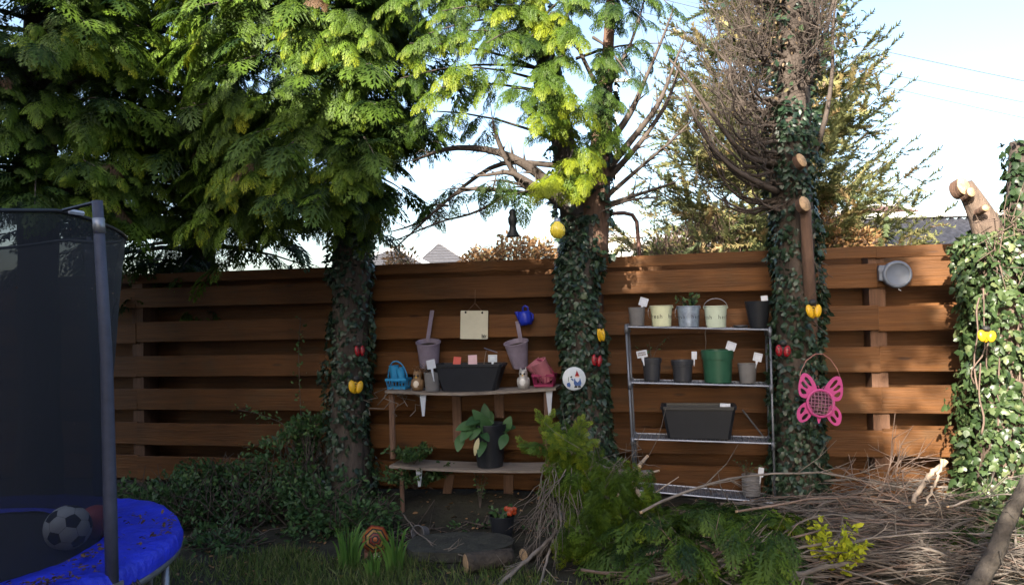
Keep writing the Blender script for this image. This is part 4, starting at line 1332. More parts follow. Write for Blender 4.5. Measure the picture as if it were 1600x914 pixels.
def bucket(label, px, m, rt, rb, hpx, txt_az, handle):
    p, k = on_rack(0, px)
    rt *= k; rb *= k; h = hpx * k
    o = pot('metal_bucket', label, 'bucket', p, rt, rb, h, m, soil=True, group='fresh herbs buckets on the rack', th=.003)
    # rolled rim and foot bead
    part('rim', MB().lathe([(rt + .001, h - .004), (rt + .005, h - .002), (rt + .005, h + .002), (rt + .001, h + .003), (rt - .002, h)], 28), m, o, True)
    for word, cx in (('fresh', -16.5 * k), ('herbs', 16.5 * k)):
        vs, fs = text_mesh(word, 9.0 * k)
        out = []
        for x, y, z in vs:
            zz = h * .40 + y
            rr = rb + (rt - rb) * zz / h + .0012
            a = -PI / 2 + PHI + txt_az + (x + cx) / rr
            out.append((rr * math.cos(a), rr * math.sin(a), zz))
        part('lettering', MB().add(out, fs), M_INK, o)
    if handle == 'up':
        pts = [((rt + .004) * math.cos(a) , 0, h - .012 + (14.5 * k) * math.sin(a) * 1.0) for a in np.linspace(0, PI, 15)]
        part('handle', MB().tube(pts, .0022, 6), M_STEEL, o, True, rot=(0, 0, PHI))
    else:
        pts = [(-(rt + .006) * math.cos(a) if False else -rt - .002 - .012 * math.sin(a), -.01 - .03 * math.sin(a), h - .008 - (17 * k) * (1 - math.cos(a)) / 2) for a in np.linspace(0, PI, 12)]
        part('handle', MB().tube(pts, .002, 6), M_STEEL, o, True, rot=(0, 0, PHI))
    for sx in (-1, 1):
        part('ear', MB().ball((sx * (rt + .003), 0, h - .012), (.005, .009, .009), 10, 7), m, o, True, rot=(0, 0, PHI))
    return o, p, k, h, rt
bucket('cream metal bucket printed fresh herbs, second from left on top shelf', 1036.5, M_CREAM, 17, 14.5, 32, .46, 'down')
zb, zp, zk, zh, zr = bucket('blue grey metal bucket printed fresh herbs holding a leafy herb', 1079, M_ZINC, 17.3, 15.3, 32, .0, 'down')
bucket('pale green metal bucket printed fresh herbs with its wire handle raised', 1121.5, M_CREAM2, 17.3, 15, 33, -.07, 'up')
p, k = on_rack(0, 1188, .26); pot('plant_pot', 'large black pot at the right end of the top rack shelf', 'plant pot', p, 20 * k, 13 * k, 42 * k, M_BLACKP, group=GR)
plant_label('white plant label in the black pot beside the ivy trunk, top shelf', p + Vector((7 * k, -.05, 46 * k)), 10 * k, 8 * k, R(-5), stake=.05)
o = part('saucer', MB().lathe([(.001, 0), (.045, 0), (.055, .018), (.05, .018), (.042, .006), (.001, .005)], 24), M_DGREYP, None, True, loc=on_rack(0, 1160)[0])
tag(o, 'small dark saucer lying on the top rack shelf', 'saucer')
p, k = on_rack(1, 1019); pot('plant_pot', 'black pot with a straggly seedling, left on second rack shelf', 'plant pot', p, 15.5 * k, 12 * k, 35 * k, M_DGREYP, group=GR, rim=.2); P2a = (p, k)
plant_label('white plant label with dark printed lines, second rack shelf', p + Vector((-16 * k, -.04, 42 * k)), 16 * k, 11 * k, R(-10), marks='text', stake=.06)
p, k = on_rack(1, 1067); pot('plant_pot', 'black pot with wide rim beside the green pot on the rack', 'plant pot', p, 17 * k, 13.5 * k, 33 * k, M_DGREYP, group=GR, rim=.25)
plant_label('narrow white plant label in the wide rimmed black pot', p + Vector((18 * k, -.02, 40 * k)), 8 * k, 12 * k, R(2), stake=.05)
p, k = on_rack(1, 1122); pot('plant_pot', 'large dark green plastic pot on the second rack shelf', 'plant pot', p, 24.5 * k, 20.5 * k, 50 * k, M_GREENP, group=GR, rim=.28); P2c = (p, k)
plant_label('white plant label tilted in the large green pot', p + Vector((19 * k, -.05, 56 * k)), 14 * k, 13 * k, R(20), marks='frame', stake=.05)
p, k = on_rack(1, 1168.5); pot('plant_pot', 'grey pot at the right end of the second rack shelf', 'plant pot', p, 14.5 * k, 11.5 * k, 30 * k, M_GREYP, group=GR)
plant_label('white plant label in the grey pot right of the green one', p + Vector((14 * k, -.04, 40 * k)), 13 * k, 13 * k, R(14), marks='frame', stake=.05)
p, k = on_rack(3, 1169); pot('plant_pot', 'ribbed grey pot alone on the lowest rack shelf', 'plant pot', p, 14 * k, 13 * k, 32 * k, M_GREYP, group=GR, bands=6); P4 = (p, k)
plant_label('white plant label in the ribbed pot on the lowest shelf', p + Vector((13 * k, -.04, 37 * k)), 8 * k, 14 * k, R(8), stake=.05)

def trough(label, p, k, wt, wb, h, dep, m, group=None):
    t = thing('planter_trough', label, 'trough', p, PHI, group)
    wt *= k / 2; wb *= k / 2; h *= k; d0, d1 = dep * .8 / 2, dep / 2
    mb = MB()
    def ring(w, d, z, c=.02):
        return [(-w + c, -d, z), (w - c, -d, z), (w, -d + c, z), (w, d - c, z), (w - c, d, z), (-w + c, d, z), (-w, d - c, z), (-w, -d + c, z)]
    rings = [ring(wb, d0, 0), ring(wt * .985, d1 * .98, h * .90), ring(wt * 1.02, d1 * 1.06, h * .905), ring(wt * 1.02, d1 * 1.06, h), ring(wt * .95, d1 * .92, h), ring(wt * .93, d1 * .88, h * .8)]
    vs = [v for r_ in rings for v in r_]; fs = [tuple(range(8))[::-1]]
    for j in range(len(rings) - 1):
        for i in range(8):
            a = j * 8 + i; b = j * 8 + (i + 1) % 8
            fs.append((a, b, b + 8, a + 8))
    mb.add(vs, fs)
    part('trough_body', mb, m, t)
    s = MB().add(ring(wt * .925, d1 * .87, h * .82), [tuple(range(8))])
    part('soil', s, M_POTSOIL, t)
    return t
p, k = on_rack(2, 1089.5); trough('long black plastic trough on the third rack shelf', p, k, 112, 94, 50, .22, M_BLACKP)
plant_label('white plant label standing in the rack trough', p + FU * (36 * k) + Vector((0, -.09, 51 * k)), 15 * k, 7 * k, R(4), marks='frame', stake=.03)

# leafy herb in the zinc bucket and straggly seedlings
def leafy(name, label, cat, base, spread, height, n, m, size, seed, group=None, stems=8):
    r = np.random.default_rng(seed)
    t = thing(name, label, cat, base, 0, group)
    tw = MB(); pos, xd, up, sc, ti = [], [], [], [], []
    for s in range(stems):
        a = r.uniform(0, 2 * PI); e = np.array([math.cos(a) * spread * r.uniform(.3, 1), math.sin(a) * spread * r.uniform(.3, 1), height * r.uniform(.5, 1)])
        mid_ = e * np.array([.35, .35, .6])
        tw.tube([(0, 0, 0), mid_, e], [.0022, .0018, .001], 4, False)
        for j in range(n // stems):
            u = r.uniform(.35, 1)
            p_ = (1 - u) ** 2 * 0 + 2 * u * (1 - u) * mid_ + u * u * e
            pos.append(p_); d = np.array([math.cos(a), math.sin(a), .2]) * .5 + r.normal(0, .7, 3); xd.append(d); up.append(np.array([0, -.3, 1.0]) + r.normal(0, .4, 3)); sc.append(r.uniform(*size)); ti.append(r.random())
    part('stem', tw, M_TWIG, t, kind='stuff')
    scatter('foliage', [(OVAL[0], OVAL[1], np.array(pos), frames(np.array(xd), np.array(up), np.array(sc)), np.array(ti))], m, t)
    return t
leafy('herb_plant', 'leafy green herb growing out of the blue grey bucket', 'plant', zp + Vector((0, 0, zh * .85)), .10, .115, 120, M_SHRUB, (.022, .04), 81, stems=12)
leafy('seedling', 'straggly seedling with few leaves in the left black rack pot', 'plant', P2a[0] + Vector((0, 0, 30 * P2a[1])), .16, .19, 24, M_SHRUB, (.015, .03), 82, stems=4)
leafy('seedling', 'thin trailing seedling beside the ribbed pot on the lowest shelf', 'plant', P4[0] + Vector((-.03, 0, 28 * P4[1])), .14, .14, 60, M_SHRUB, (.012, .024), 83, stems=7)
o = part('dry_stalk', MB().tube([(0, 0, 0), (.01, 0, .08), (.004, 0, .14), (.02, 0, .2)], .0022, 5), M_TWIGG, None, True, loc=P2c[0] + Vector((-20 * P2c[1], -.02, 46 * P2c[1])))
tag(o, 'single dry stalk rising from the large green pot', 'stalk')

# ---- wooden shelf unit on the fence
UO, UD = .36, .30
def shelf_unit():
    c0 = fen(735, 800, 0); b = Vector((c0.x, c0.y, 0))
    t = thing('wooden_shelf', 'two tier weathered plank shelf fixed to the fence between the ivy trunks', 'shelf', b)
    def plank(l, mid_, r_, off, dep, th=.02):
        A, Bm, C = fen(*l, off) - b, fen(*mid_, off) - b, fen(*r_, off) - b
        pts = [A, A.lerp(Bm, .5) + Vector((0, 0, -.004)), Bm, Bm.lerp(C, .5) + Vector((0, 0, -.003)), C]
        mb = MB(); vs = []
        bk = -FN * dep
        for p in pts:
            vs += [p, p + bk, p + bk + Vector((0, 0, -th)), p + Vector((0, 0, -th))]
        fs = [(0, 1, 2, 3), (16, 19, 18, 17)]
        for i in range(4):
            for j in range(4):
                a = i * 4 + j; c = i * 4 + (j + 1) % 4
                fs.append((a, a + 4, c + 4, c))
        mb.add(vs, fs)
        part('plank', mb, M_PLANK, t)
    plank((601, 610), (720, 614), (868, 606), UO, UD)
    plank((608, 727), (740, 734), (874, 734), UO, UD)
    def batten(a, c, w, off=.034, m=M_BATTEN):
        q0 = fen(*a, off) - b; q1 = fen(*c, off) - b
        wv = FU * (w * mpp(fen(*a, off)) / 2); d = FN * .02
        mb = MB().add([q0 - wv, q0 + wv, q1 + wv, q1 - wv, q0 - wv + d, q0 + wv + d, q1 + wv + d, q1 - wv + d],
                      [(0, 1, 2, 3), (7, 6, 5, 4), (0, 4, 5, 1), (1, 5, 6, 2), (2, 6, 7, 3), (3, 7, 4, 0)])
        part('batten', mb, m, t)
    batten((714, 619), (716, 690), 14); batten((780, 616), (781, 652), 15)
    batten((704, 741), (694, 802), 14); batten((795, 741), (795, 806), 15)
    for (x0, y0, x1, y1, w) in ((612, 616, 614, 716, 9), (627, 734, 630, 812, 7), (853, 612, 856, 730, 7)):
        q0 = fen(x0, y0, UO - .05) - b; q1 = fen(x1, y1, UO - .05) - b
        part('leg', MB().tube([q0, q1], w / 2 * .0052, 8), M_BATTEN, t)
    for (x, y, h) in ((661, 617, 32), (858, 609, 38), (655, 733, 26)):
        q = fen(x, y, UO - .03) - b; k = .0051
        mb = MB()
        pr = [(-5.0 * k, 0), (5.0 * k, 0), (1.6 * k, -h * k), (-1.6 * k, -h * k)]
        Mx = Matrix.Translation(q) @ Matrix.Rotation(PHI, 4, 'Z') @ Matrix.Rotation(PI / 2, 4, 'X')
        mb.prism(pr, .012, Mx)
        part('bracket', mb, M_WHITEP, t)
shelf_unit()
def on_unit(px, i=0, off=.22):
    if i == 0:
        y = np.interp(px, [601, 720, 868], [610, 614, 606])
    else:
        y = np.interp(px, [608, 740, 874], [727, 734, 734])
    z = fen(px, float(y), UO).z
    p = fen(px, 600, off); p.z = z + .002
    return p, mpp(p)

def basket(label, p, k, w, h, d, m, handle):
    t = thing('toy_basket', label, 'basket', p, PHI)
    w *= k / 2; h *= k; d = d / 2
    mb = MB(); 
    # floor and rim band
    mb.box((0, 0, .004), (2 * w * .82, 2 * d * .82, .008))
    for (sx, sy, lx, ly) in ((0, -1, 2 * w, .006), (0, 1, 2 * w, .006), (-1, 0, .006, 2 * d), (1, 0, .006, 2 * d)):
        mb.box((sx * w, sy * d, h * .90), (lx + .004, ly + .004, h * .2))
        mb.box((sx * w * .86, sy * d * .86, h * .12), (lx * .86, ly * .9, h * .2))
    part('basket_body', mb, m, t)
    for s in np.linspace(-1, 1, 7):
        for sy in (-1, 1):
            part('basket_rib', MB().tube([(s * w * .84, sy * d * .86, h * .1), (s * w * .98, sy * d, h * .9)], .0035, 5), m, t)
    for s in np.linspace(-.6, .6, 3):
        for sx in (-1, 1):
            part('basket_rib', MB().tube([(sx * w * .84, s * d * .86, h * .1), (sx * w * .98, s * d, h * .9)], .0035, 5), m, t)
    hw = handle[0] * k; hh = handle[1] * k; lean = handle[2]
    pts = [(-w * .95 * math.cos(a) * hw / (w if w else 1) if False else math.cos(a) * w * .95 + lean * math.sin(a) * hh * 1.0, -d * .2, h * .9 + math.sin(a) * hh) for a in np.linspace(0, PI, 15)]
    part('handle', MB().tube(pts, .0055, 6), m, t, True)
    return t
p, k = on_unit(623)
basket('sky blue plastic toy basket at the left end of the upper shelf', p, k, 33, 17, .13, M_BLUEP, (30, 28, -.1))
def small_pot_tilt(label, p, rt, rb, h, m, tilt, group=None):
    o = pot('toy_pot', label, 'toy pot', p, rt, rb, h, m, soil=False, group=group, rot=tilt)
    return o
small_pot_tilt('left of two sky blue toy pots standing in the blue basket', p + Vector((-5 * k, 0, 11 * k)), 8 * k, 6 * k, 26 * k, M_BLUEP, (0, R(-5), 0), 'toy pots in the blue basket')
small_pot_tilt('right of two sky blue toy pots standing in the blue basket', p + Vector((7 * k, -.01, 9 * k)), 7.5 * k, 5.5 * k, 25 * k, M_BLUEP, (0, R(-12), 0), 'toy pots in the blue basket')
p, k = on_unit(851)
basket('magenta plastic toy basket at the right end of the upper shelf', p, k, 34, 20, .13, M_MAGENTA, (30, 24, -.35))
small_pot_tilt('pale pink toy pot leaning out of the magenta basket', p + Vector((6 * k, -.01, 10 * k)), 13 * k, 10 * k, 34 * k, M_PINK, (R(10), R(-28), 0))
small_pot_tilt('second pale pink toy pot, tucked behind the leaning one', p + Vector((1 * k, .03, 12 * k)), 13 * k, 10 * k, 32 * k, M_PINK, (R(-5), R(-38), 0))
p, k = on_unit(735); UT = trough('long black plastic trough on the upper wooden shelf', p, k, 110, 84, 42, .2, M_BLACKP); pT = (p, k)
p, k = on_unit(675.5, off=.28); pot('plant_pot', 'grey pot with a dry plant beside the ornament on the wooden shelf', 'plant pot', p, 13 * k, 11 * k, 29 * k, M_GREYP)
plant_label('white plant label tilted in the grey pot on the wooden shelf', p + Vector((0 * k, -.06, 42 * k)), 14 * k, 14 * k, R(-12), stake=.1)
leafy('dry_plant', 'dry tangled brown plant in the grey pot on the wooden shelf', 'plant', p + Vector((-.04, 0, 25 * k)), .13, .10, 60, M_DEADLEAF, (.008, .016), 85, stems=16)
p, k = pT
for (dx, hz, w, h, col, nm, lb, tl) in ((-20, 47, 12, 12, (.55, .10, .08), 'plant_label', 'red plant label in the upper black trough', .1), (5, 48, 14, 15, (.62, .42, .46), 'plant_label', 'pink plant label in the upper black trough', -.05),
                                        (37, 50, 14, 11, (.55, .6, .66), 'plant_label', 'pale blue plant label at the right of the upper black trough', 0)):
    plant_label(lb, p + FU * (dx * k) + Vector((0, -.05, hz * k)), w * k, h * k, tl, m=P('label_' + lb.split()[0], col), marks='frame' if dx > 30 else None, group='labels in the upper black trough', stake=.05)
o = part('fallen_label', MB().box((0, 0, 0), (.11, .05, .004), Matrix.Rotation(.35, 4, 'Y')), P('slate_blue', (.10, .13, .22)), None, loc=p + FU * (34 * k) + Vector((0, .0, 62 * k)))
tag(o, 'slate blue label card lying tilted above the upper black trough', 'plant label')
o2 = part('label_stick', MB().tube([(0, 0, 0), (.025, 0, .13)], .003, 5), M_TWIGG, o, loc=(-.06, 0, -.13))

def owl(label, px, m1, m2, off=.27):
    p, k = on_unit(px, off=off)
    t = thing('owl_ornament', label, 'ornament', p, PHI)
    h = 30 * k
    part('body', MB().lathe([(.001, 0), (8.5 * k, .0), (9.5 * k, h * .25), (8 * k, h * .5), (6.4 * k, h * .62), (7 * k, h * .78), (5.6 * k, h * .93), (.001, h)], 16), m1, t, True)
    part('breast', MB().ball((0, -6 * k, h * .3), (5.4 * k, 4 * k, h * .24), 12, 8), m2, t, True)
    for s in (-1, 1):
        part('ear', MB().lathe([(2.6 * k, 0), (.0005, 6 * k)], 8, Matrix.Translation((s * 4 * k, 0, h * .9))), m1, t)
        part('eye', MB().ball((s * 2.8 * k, -6.2 * k, h * .76), 1.7 * k, 8, 6), M_INK, t, True)
    part('beak', MB().lathe([(1.4 * k, 0), (.0004, 3 * k)], 6, Matrix.Translation((0, -6.5 * k, h * .68)) @ Matrix.Rotation(R(110), 4, 'X')), M_YELLOW, t)
    for s in (-1, 1):
        part('wing', MB().ball((s * 8 * k, 0, h * .33), (2.2 * k, 5 * k, h * .24), 10, 8), m1, t, True)
owl('brown and cream owl ornament right of the blue basket', 652.5, mat('brown_glaze', (.20, .12, .06), .4, .4, 30, .2), P('cream_glaze', (.60, .52, .42)))
owl('silver grey owl ornament left of the magenta basket', 818, mat('silver_glaze', (.40, .38, .37), .35, .35, 30, .2, metal=.3), P('pale_glaze', (.7, .68, .66)))

def hanging_bucket(label, px, py_top, w_top, w_bot, h, tilt, strap, off=.14):
    p = fen(px, py_top, off); k = mpp(p)
    t = thing('hanging_pot', label, 'hanging pot', p, PHI, 'mauve pots hung on the fence')
    t.rotation_euler = (R(14), tilt, PHI)
    rt, rb, hh = w_top / 2 * k, w_bot / 2 * k, h * k
    prof = [(.001, -hh), (rb, -hh), (rt * .97, -.03), (rt * .98, -.012), (rt + .006, -.01), (rt + .006, 0), (rt - .003, 0), (rt - .008, -.03), (rb - .004, -hh * .9), (.001, -hh * .9)]
    o = part('pot_body', MB().lathe(prof, 28), M_MAUVE, t); smooth_by_angle(o, 35)
    part('soil', MB().lathe([(rt * .93, -.035), (.001, -.03)], 20), M_POTSOIL, t)
    q0 = Vector((strap[0] * k, rt * .75, -.02)); q1 = Vector((strap[1] * k, rt * .95, strap[2] * k))
    w = 3.2 * k
    part('strap', MB().add([q0 + Vector((-w, 0, 0)), q0 + Vector((w, 0, 0)), q1 + Vector((w, 0, 0)), q1 + Vector((-w, 0, 0)), q0 + Vector((-w, .006, 0)), q0 + Vector((w, .006, 0)), q1 + Vector((w, .006, 0)), q1 + Vector((-w, .006, 0))],
                           [(0, 1, 2, 3), (7, 6, 5, 4), (0, 4, 5, 1), (1, 5, 6, 2), (2, 6, 7, 3), (3, 7, 4, 0)]), M_MAUVE, t)
hanging_bucket('left mauve pot hung on the fence above the grey pot', 669, 534, 37, 30, 40, R(3), (-6, 3, 46))
hanging_bucket('right mauve pot hung tilted on the fence under the blue watering can', 806, 534, 37, 24, 41, R(-6), (5, 4, 28))

def board_sign():
    p = fen(741, 507.5, .05); k = mpp(p)
    t = thing('hanging_board', 'square cream board hung on a string on the fence above the trough', 'board', p, PHI)
    t.rotation_euler = (R(-3), R(1.5), PHI)
    Mx = Matrix.Rotation(PI / 2, 4, 'X')
    s = 22.2 * k; c = .006
    part('board_face', MB().prism([(-s + c, -s), (s - c, -s), (s, -s + c), (s, s - c), (s - c, s), (-s + c, s), (-s, s - c), (-s, -s + c)], .008, Mx), P('cream_board', (.56, .54, .44), var=.07, rough=.6), t)
    lg = MB()
    for (x, z, w, h) in ((14, -17, 1.4, 5), (15.8, -18, 1.2, 3), (17.2, -17.2, 1.2, 4.6), (19, -18, 1.2, 3), (20.3, -16.6, .9, 2), (17, -20.4, 7, .7)):
        lg.box((x * k - .004, -.005, z * k), (w * k, .001, h * k))
    part('small_motif', lg, M_INK, t)
    for sx, sz in ((-14, 19.5), (13, 19)):
        part('peg', MB().ball((sx * k, -.006, sz * k), (1.7 * k, .004, 1.9 * k), 8, 6), M_INK, t, True)
    st = MB().tube([(-11 * k, .006, s), (0, .012, s + 12 * k), (0, .012, s + 33 * k)], .0026, 5).tube([(11 * k, .006, s), (0, .012, s + 12 * k)], .0026, 5)
    part('string', st, M_BATTEN, t)
board_sign()
def blue_can():
    p = fen(820, 494, .08); k = mpp(p)
    t = thing('watering_can', 'small royal blue toy watering can hung on the fence right of the board', 'watering can', p, PHI)
    t.rotation_euler = (0, R(-8), PHI)
    o = part('can_body', MB().lathe([(.001, -14 * k), (9 * k, -14 * k), (11 * k, -8 * k), (10.5 * k, 4 * k), (8 * k, 8 * k), (7 * k, 8 * k), (.001, 6 * k)], 20), M_ROYAL, t, True)
    part('spout', MB().tube([(-8 * k, -.01, -6 * k), (-11 * k, -.02, 4 * k), (-11 * k, -.02, 9 * k)], [3 * k, 2.2 * k, 3.2 * k], 8), M_ROYAL, t, True)
    part('handle', MB().tube([(6 * k, 0, 7 * k), (7 * k, 0, 13 * k), (3 * k, 0, 16 * k), (-1 * k, 0, 14 * k), (-2 * k, 0, 7 * k)], 1.5 * k, 6), M_ROYAL, t, True)
    part('back_handle', MB().tube([(9 * k, 0, 4 * k), (13 * k, 0, 1 * k), (12 * k, 0, -7 * k), (9 * k, 0, -10 * k)], 1.4 * k, 6), M_ROYAL, t, True)
blue_can()

# ---- the big leaved potted plant on the lower shelf
def big_plant():
    p, k = on_unit(763, 1, off=.22)
    pot('plant_pot', 'large black pot on the lower wooden shelf holding the broad leaved plant', 'plant pot', p, 27 * k, 20 * k, 66 * k, M_BLACKP, rim=.12)
    t = thing('broad_leaved_plant', 'drooping broad leaved plant in the large black pot', 'plant', p + Vector((0, 0, 58 * k)))
    r = np.random.default_rng(9)
    lm = leaf_mat('broad_leaf', (.028, .075, .03), (.065, .14, .05), trans=.2, rough=.5)
    pl = leaf_mat('pale_wilted_leaf', (.45, .40, .22), (.5, .45, .25), trans=.2)
    def leaf(tip, base, w, m=lm, tint=.5, curl=.3):
        base = Vector(base); tip = Vector(tip)
        d = tip - base; L = d.length; d.normalize()
        side = d.cross(Vector((0, -.7, .7))).normalized(); nrm_ = side.cross(d)
        vs = []; n = 6
        for i in range(n + 1):
            u = i / n
            ww = w * math.sin(PI * min(1, u * .95 + .03)) ** .75
            c = base + d * L * u + nrm_ * (math.sin(u * PI) * L * curl * .4)
            vs += [c - side * ww + nrm_ * ww * .25, c, c + side * ww + nrm_ * ww * .25]
        fs = []
        for i in range(n):
            a = i * 3
            fs += [(a, a + 1, a + 4, a + 3), (a + 1, a + 2, a + 5, a + 4)]
        mb = MB().add(vs, fs); me = mb.mesh('leaf', m, True)
        a_ = me.attributes.new('tint', 'FLOAT', 'FACE'); a_.data.foreach_set('value', np.full(len(me.polygons), tint, np.float32))
        link('leaf', me, t)
    def V(px, py, y=0.0):
        q = at(px, py, p.y - .02 + y); return q - (p + Vector((0, 0, 58 * k)))
    o = V(760, 668)
    L = [((738, 640), (758, 672), 12, -.05), ((757, 630), (760, 668), 11, .0), ((752, 648), (762, 680), 13, -.08), ((712, 672), (750, 664), 12, -.08), ((735, 688), (748, 662), 13, -.1),
         ((715, 706), (722, 678), 10, -.1), ((772, 660), (750, 668), 11, -.05), ((798, 650), (790, 676), 10, .0), ((806, 668), (784, 670), 8, .0), ((782, 702), (792, 678), 10, -.1), ((748, 714), (758, 688), 9, -.14),
         ((728, 664), (752, 655), 11, -.1), ((764, 690), (752, 676), 8, -.13), ((720, 690), (738, 668), 11, -.12), ((768, 642), (763, 668), 9, .05), ((745, 655), (757, 676), 12, .03)]
    for i, (a, c, w, y) in enumerate(L):
        leaf(V(*a, y * 1.4), V(*c, y * .5), w * k * .78, tint=float(r.random()), curl=.25)
    leaf(V(742, 712, -.16), V(748, 684, -.12), 4 * k, pl)
    st = MB()
    for (a, c, w, y) in L:
        st.tube([o, (Vector(o) + V(*c, y * .5)) / 2 + Vector((0, 0, .02)), V(*c, y * .5)], .004, 5, False)
    part('stem', st, lm, t, True, kind='stuff')
big_plant()
leafy('creeping_plant', 'small leaved creeping plant spreading over the left of the lower shelf', 'plant', on_unit(645, 1, .25)[0], .24, .15, 800, M_SHRUB, (.022, .042), 88, stems=34)
leafy('creeping_plant', 'small leaved creeping plant under the left of the lower shelf', 'plant', fen(650, 800, .2) * 1.0 + Vector((0, 0, .18)), .36, .22, 900, M_SHRUB, (.022, .042), 89, stems=34)
# dry vine trailing from the upper shelf's left end
r = np.random.default_rng(90)
mb = MB()
b0 = on_unit(615)[0]
for i in range(9):
    s = Vector((r.uniform(-.06, .25), -.1, r.uniform(-.03, .02))); pts = [s]
    for j in range(5):
        pts.append(pts[-1] + Vector((r.normal(0, .045), r.normal(0, .02), r.uniform(-.07, .01))))
    mb.tube(pts, .0035, 4, False)
mb.tube([(-.12, -.06, -.12), (-.02, -.08, -.01)], .005, 4)
tag(part('dry_vine', mb, M_TWIGG, None, True, loc=b0), 'dry trailing vine hanging at the left end of the upper shelf', 'vine')

# ---- ornaments on the trunks
def bug(label, px, py, Y, m, rw, rh, ry=0.0, rz=0.0, kind='bee', group=None):
    p = at(px, py, Y); k = Y / FPX
    t = thing('insect_ornament', label, 'ornament', p, rz, group)
    t.rotation_euler = (R(-8), ry, rz)
    rw *= k; rh *= k
    body = MB().ball((0, .008, 0), (rw * .55, .016, rh), 14, 10)
    part('body', body, M_YELLOW if kind == 'bee' else M_INK, t, True)
    part('head', MB().ball((0, -.006, rh * 1.12), (rw * .5, .022, rh * .46), 12, 8), M_INK, t, True)
    for s in (-1, 1):
        Mx = Matrix.Translation((s * rw * .55, -.014, -.05 * rh)) @ Matrix.Rotation(s * (.22 if kind == 'bee' else .12), 4, 'Y')
        w = MB().ball((0, 0, 0), (rw * .5, .016, rh * .92), 14, 10, Mx)
        wg = part('wing', w, m, t, True)
        part('antenna', MB().tube([(s * rw * .12, 0, rh * 1.35), (s * rw * .3, -.005, rh * 1.7)], .0018, 5), M_INK, t)
        if kind != 'bee':
            for (u, v_) in ((.0, .45), (.1, -.05), (-.05, -.5)):
                part('spot', MB().ball((s * rw * (.62 + u * s * .0), -.0285, rh * v_), (rw * .13, .003, rh * .11), 8, 6), M_INK, t, True)
    if kind == 'bee':
        for q in (-.35, .05, .4):
            part('stripe', MB().box((0, -.0075, rh * q), (rw * .5, .006, rh * .14)), M_INK, t)
GB, GL = 'yellow bee ornaments on the trunks', 'red ladybird ornaments on the trunks'
bug('yellow bee ornament on the first ivy trunk beside the blue basket', 555, 604, 6.0, M_YELLOW, 11, 11, .15, .5, 'bee', GB)
bug('yellow bee ornament seen edge on at the right of the middle trunk', 938, 523, 5.48, M_YELLOW, 6, 11, 0, 1.0, 'bee', GB)
bug('yellow bee ornament with black head on the trunk above the pink butterfly', 1270, 486, 5.0, M_YELLOW, 12, 11.5, 0, .1, 'bee', GB)
bug('sunlit yellow bee ornament on the pale ivy stump', 1540, 525, 4.58, M_YELLOW, 13, 10, .1, -.1, 'bee', GB)
bug('red ladybird ornament above the yellow bee on the first ivy trunk', 561, 548, 6.0, M_RED, 8, 9, 0, .6, 'ladybird', GL)
bug('red ladybird ornament above the round plaque on the middle trunk', 931, 563, 5.44, M_RED, 9, 10, .2, .5, 'ladybird', GL)
bug('red ladybird ornament on the left side of the half dead conifer', 1223, 548, 5.05, M_RED, 11, 10, .1, -.2, 'ladybird', GL)

def plaque():
    Y = 5.38; p = at(897, 591.5, Y); k = Y / FPX
    t = thing('round_plaque', 'round white plaque painted with a gnome on the middle ivy trunk', 'plaque', p)
    t.rotation_euler = (R(-4), 0, R(6))
    Mx = Matrix.Rotation(PI / 2, 4, 'X')
    part('disc', MB().lathe([(.001, -.004), (17.5 * k, -.004), (18.3 * k, -.001), (18.3 * k, .003), (17.5 * k, .005), (.001, .005)], 40, Mx), P('white_glaze', (.50, .53, .56), rough=.35), t, True)
    def flat(name, pts, m, y=-.0065):
        part(name, MB().prism([(a * k, b * k) for a, b in pts], .002, Matrix.Translation((0, y, 0)) @ Mx), m, t)
    blu = P('gnome_blue', (.04, .09, .25)); 
    flat('painted_hat', [(1, 4), (8.5, 3.5), (6.5, 8), (4.5, 13), (2.8, 8)], M_RED)
    flat('painted_face', [(2, .5), (7.8, .5), (8, 3.6), (1.4, 4)], P('gnome_skin', (.6, .35, .26)))
    flat('painted_beard', [(1, 1.5), (3, 2.2), (5, 1.6), (7, 2.2), (8.8, 1.5), (8, -3), (5, -6), (2, -3)], M_WHITEP, -.0075)
    flat('painted_coat', [(0, 0), (9.5, 0), (11, -7), (9.5, -11), (.5, -11), (-1.2, -7)], blu)
    flat('painted_boot', [(.5, -11.2), (4.5, -11.2), (4.5, -14), (-.8, -14)], M_INK)
    flat('painted_boot', [(5.5, -11.2), (9.3, -11.2), (10.6, -14), (5.5, -14)], M_INK)
    flat('painted_arm', [(-1, -1), (-1.8, -4), (-5.5, -.5), (-4.5, 1)], blu, -.0075)
    flat('painted_flower', [(-12, -7), (-8, -5), (-6, -9), (-7, -13), (-11.5, -12)], blu)
    flat('painted_stem', [(-10, -4), (-9, -4), (-8.6, 3), (-9.4, 3)], M_GREENP)
    flat('painted_bird', [(-7, 2.5), (-4, 4.5), (-2.6, 3), (-4.5, 1.5)], M_INK)
plaque()

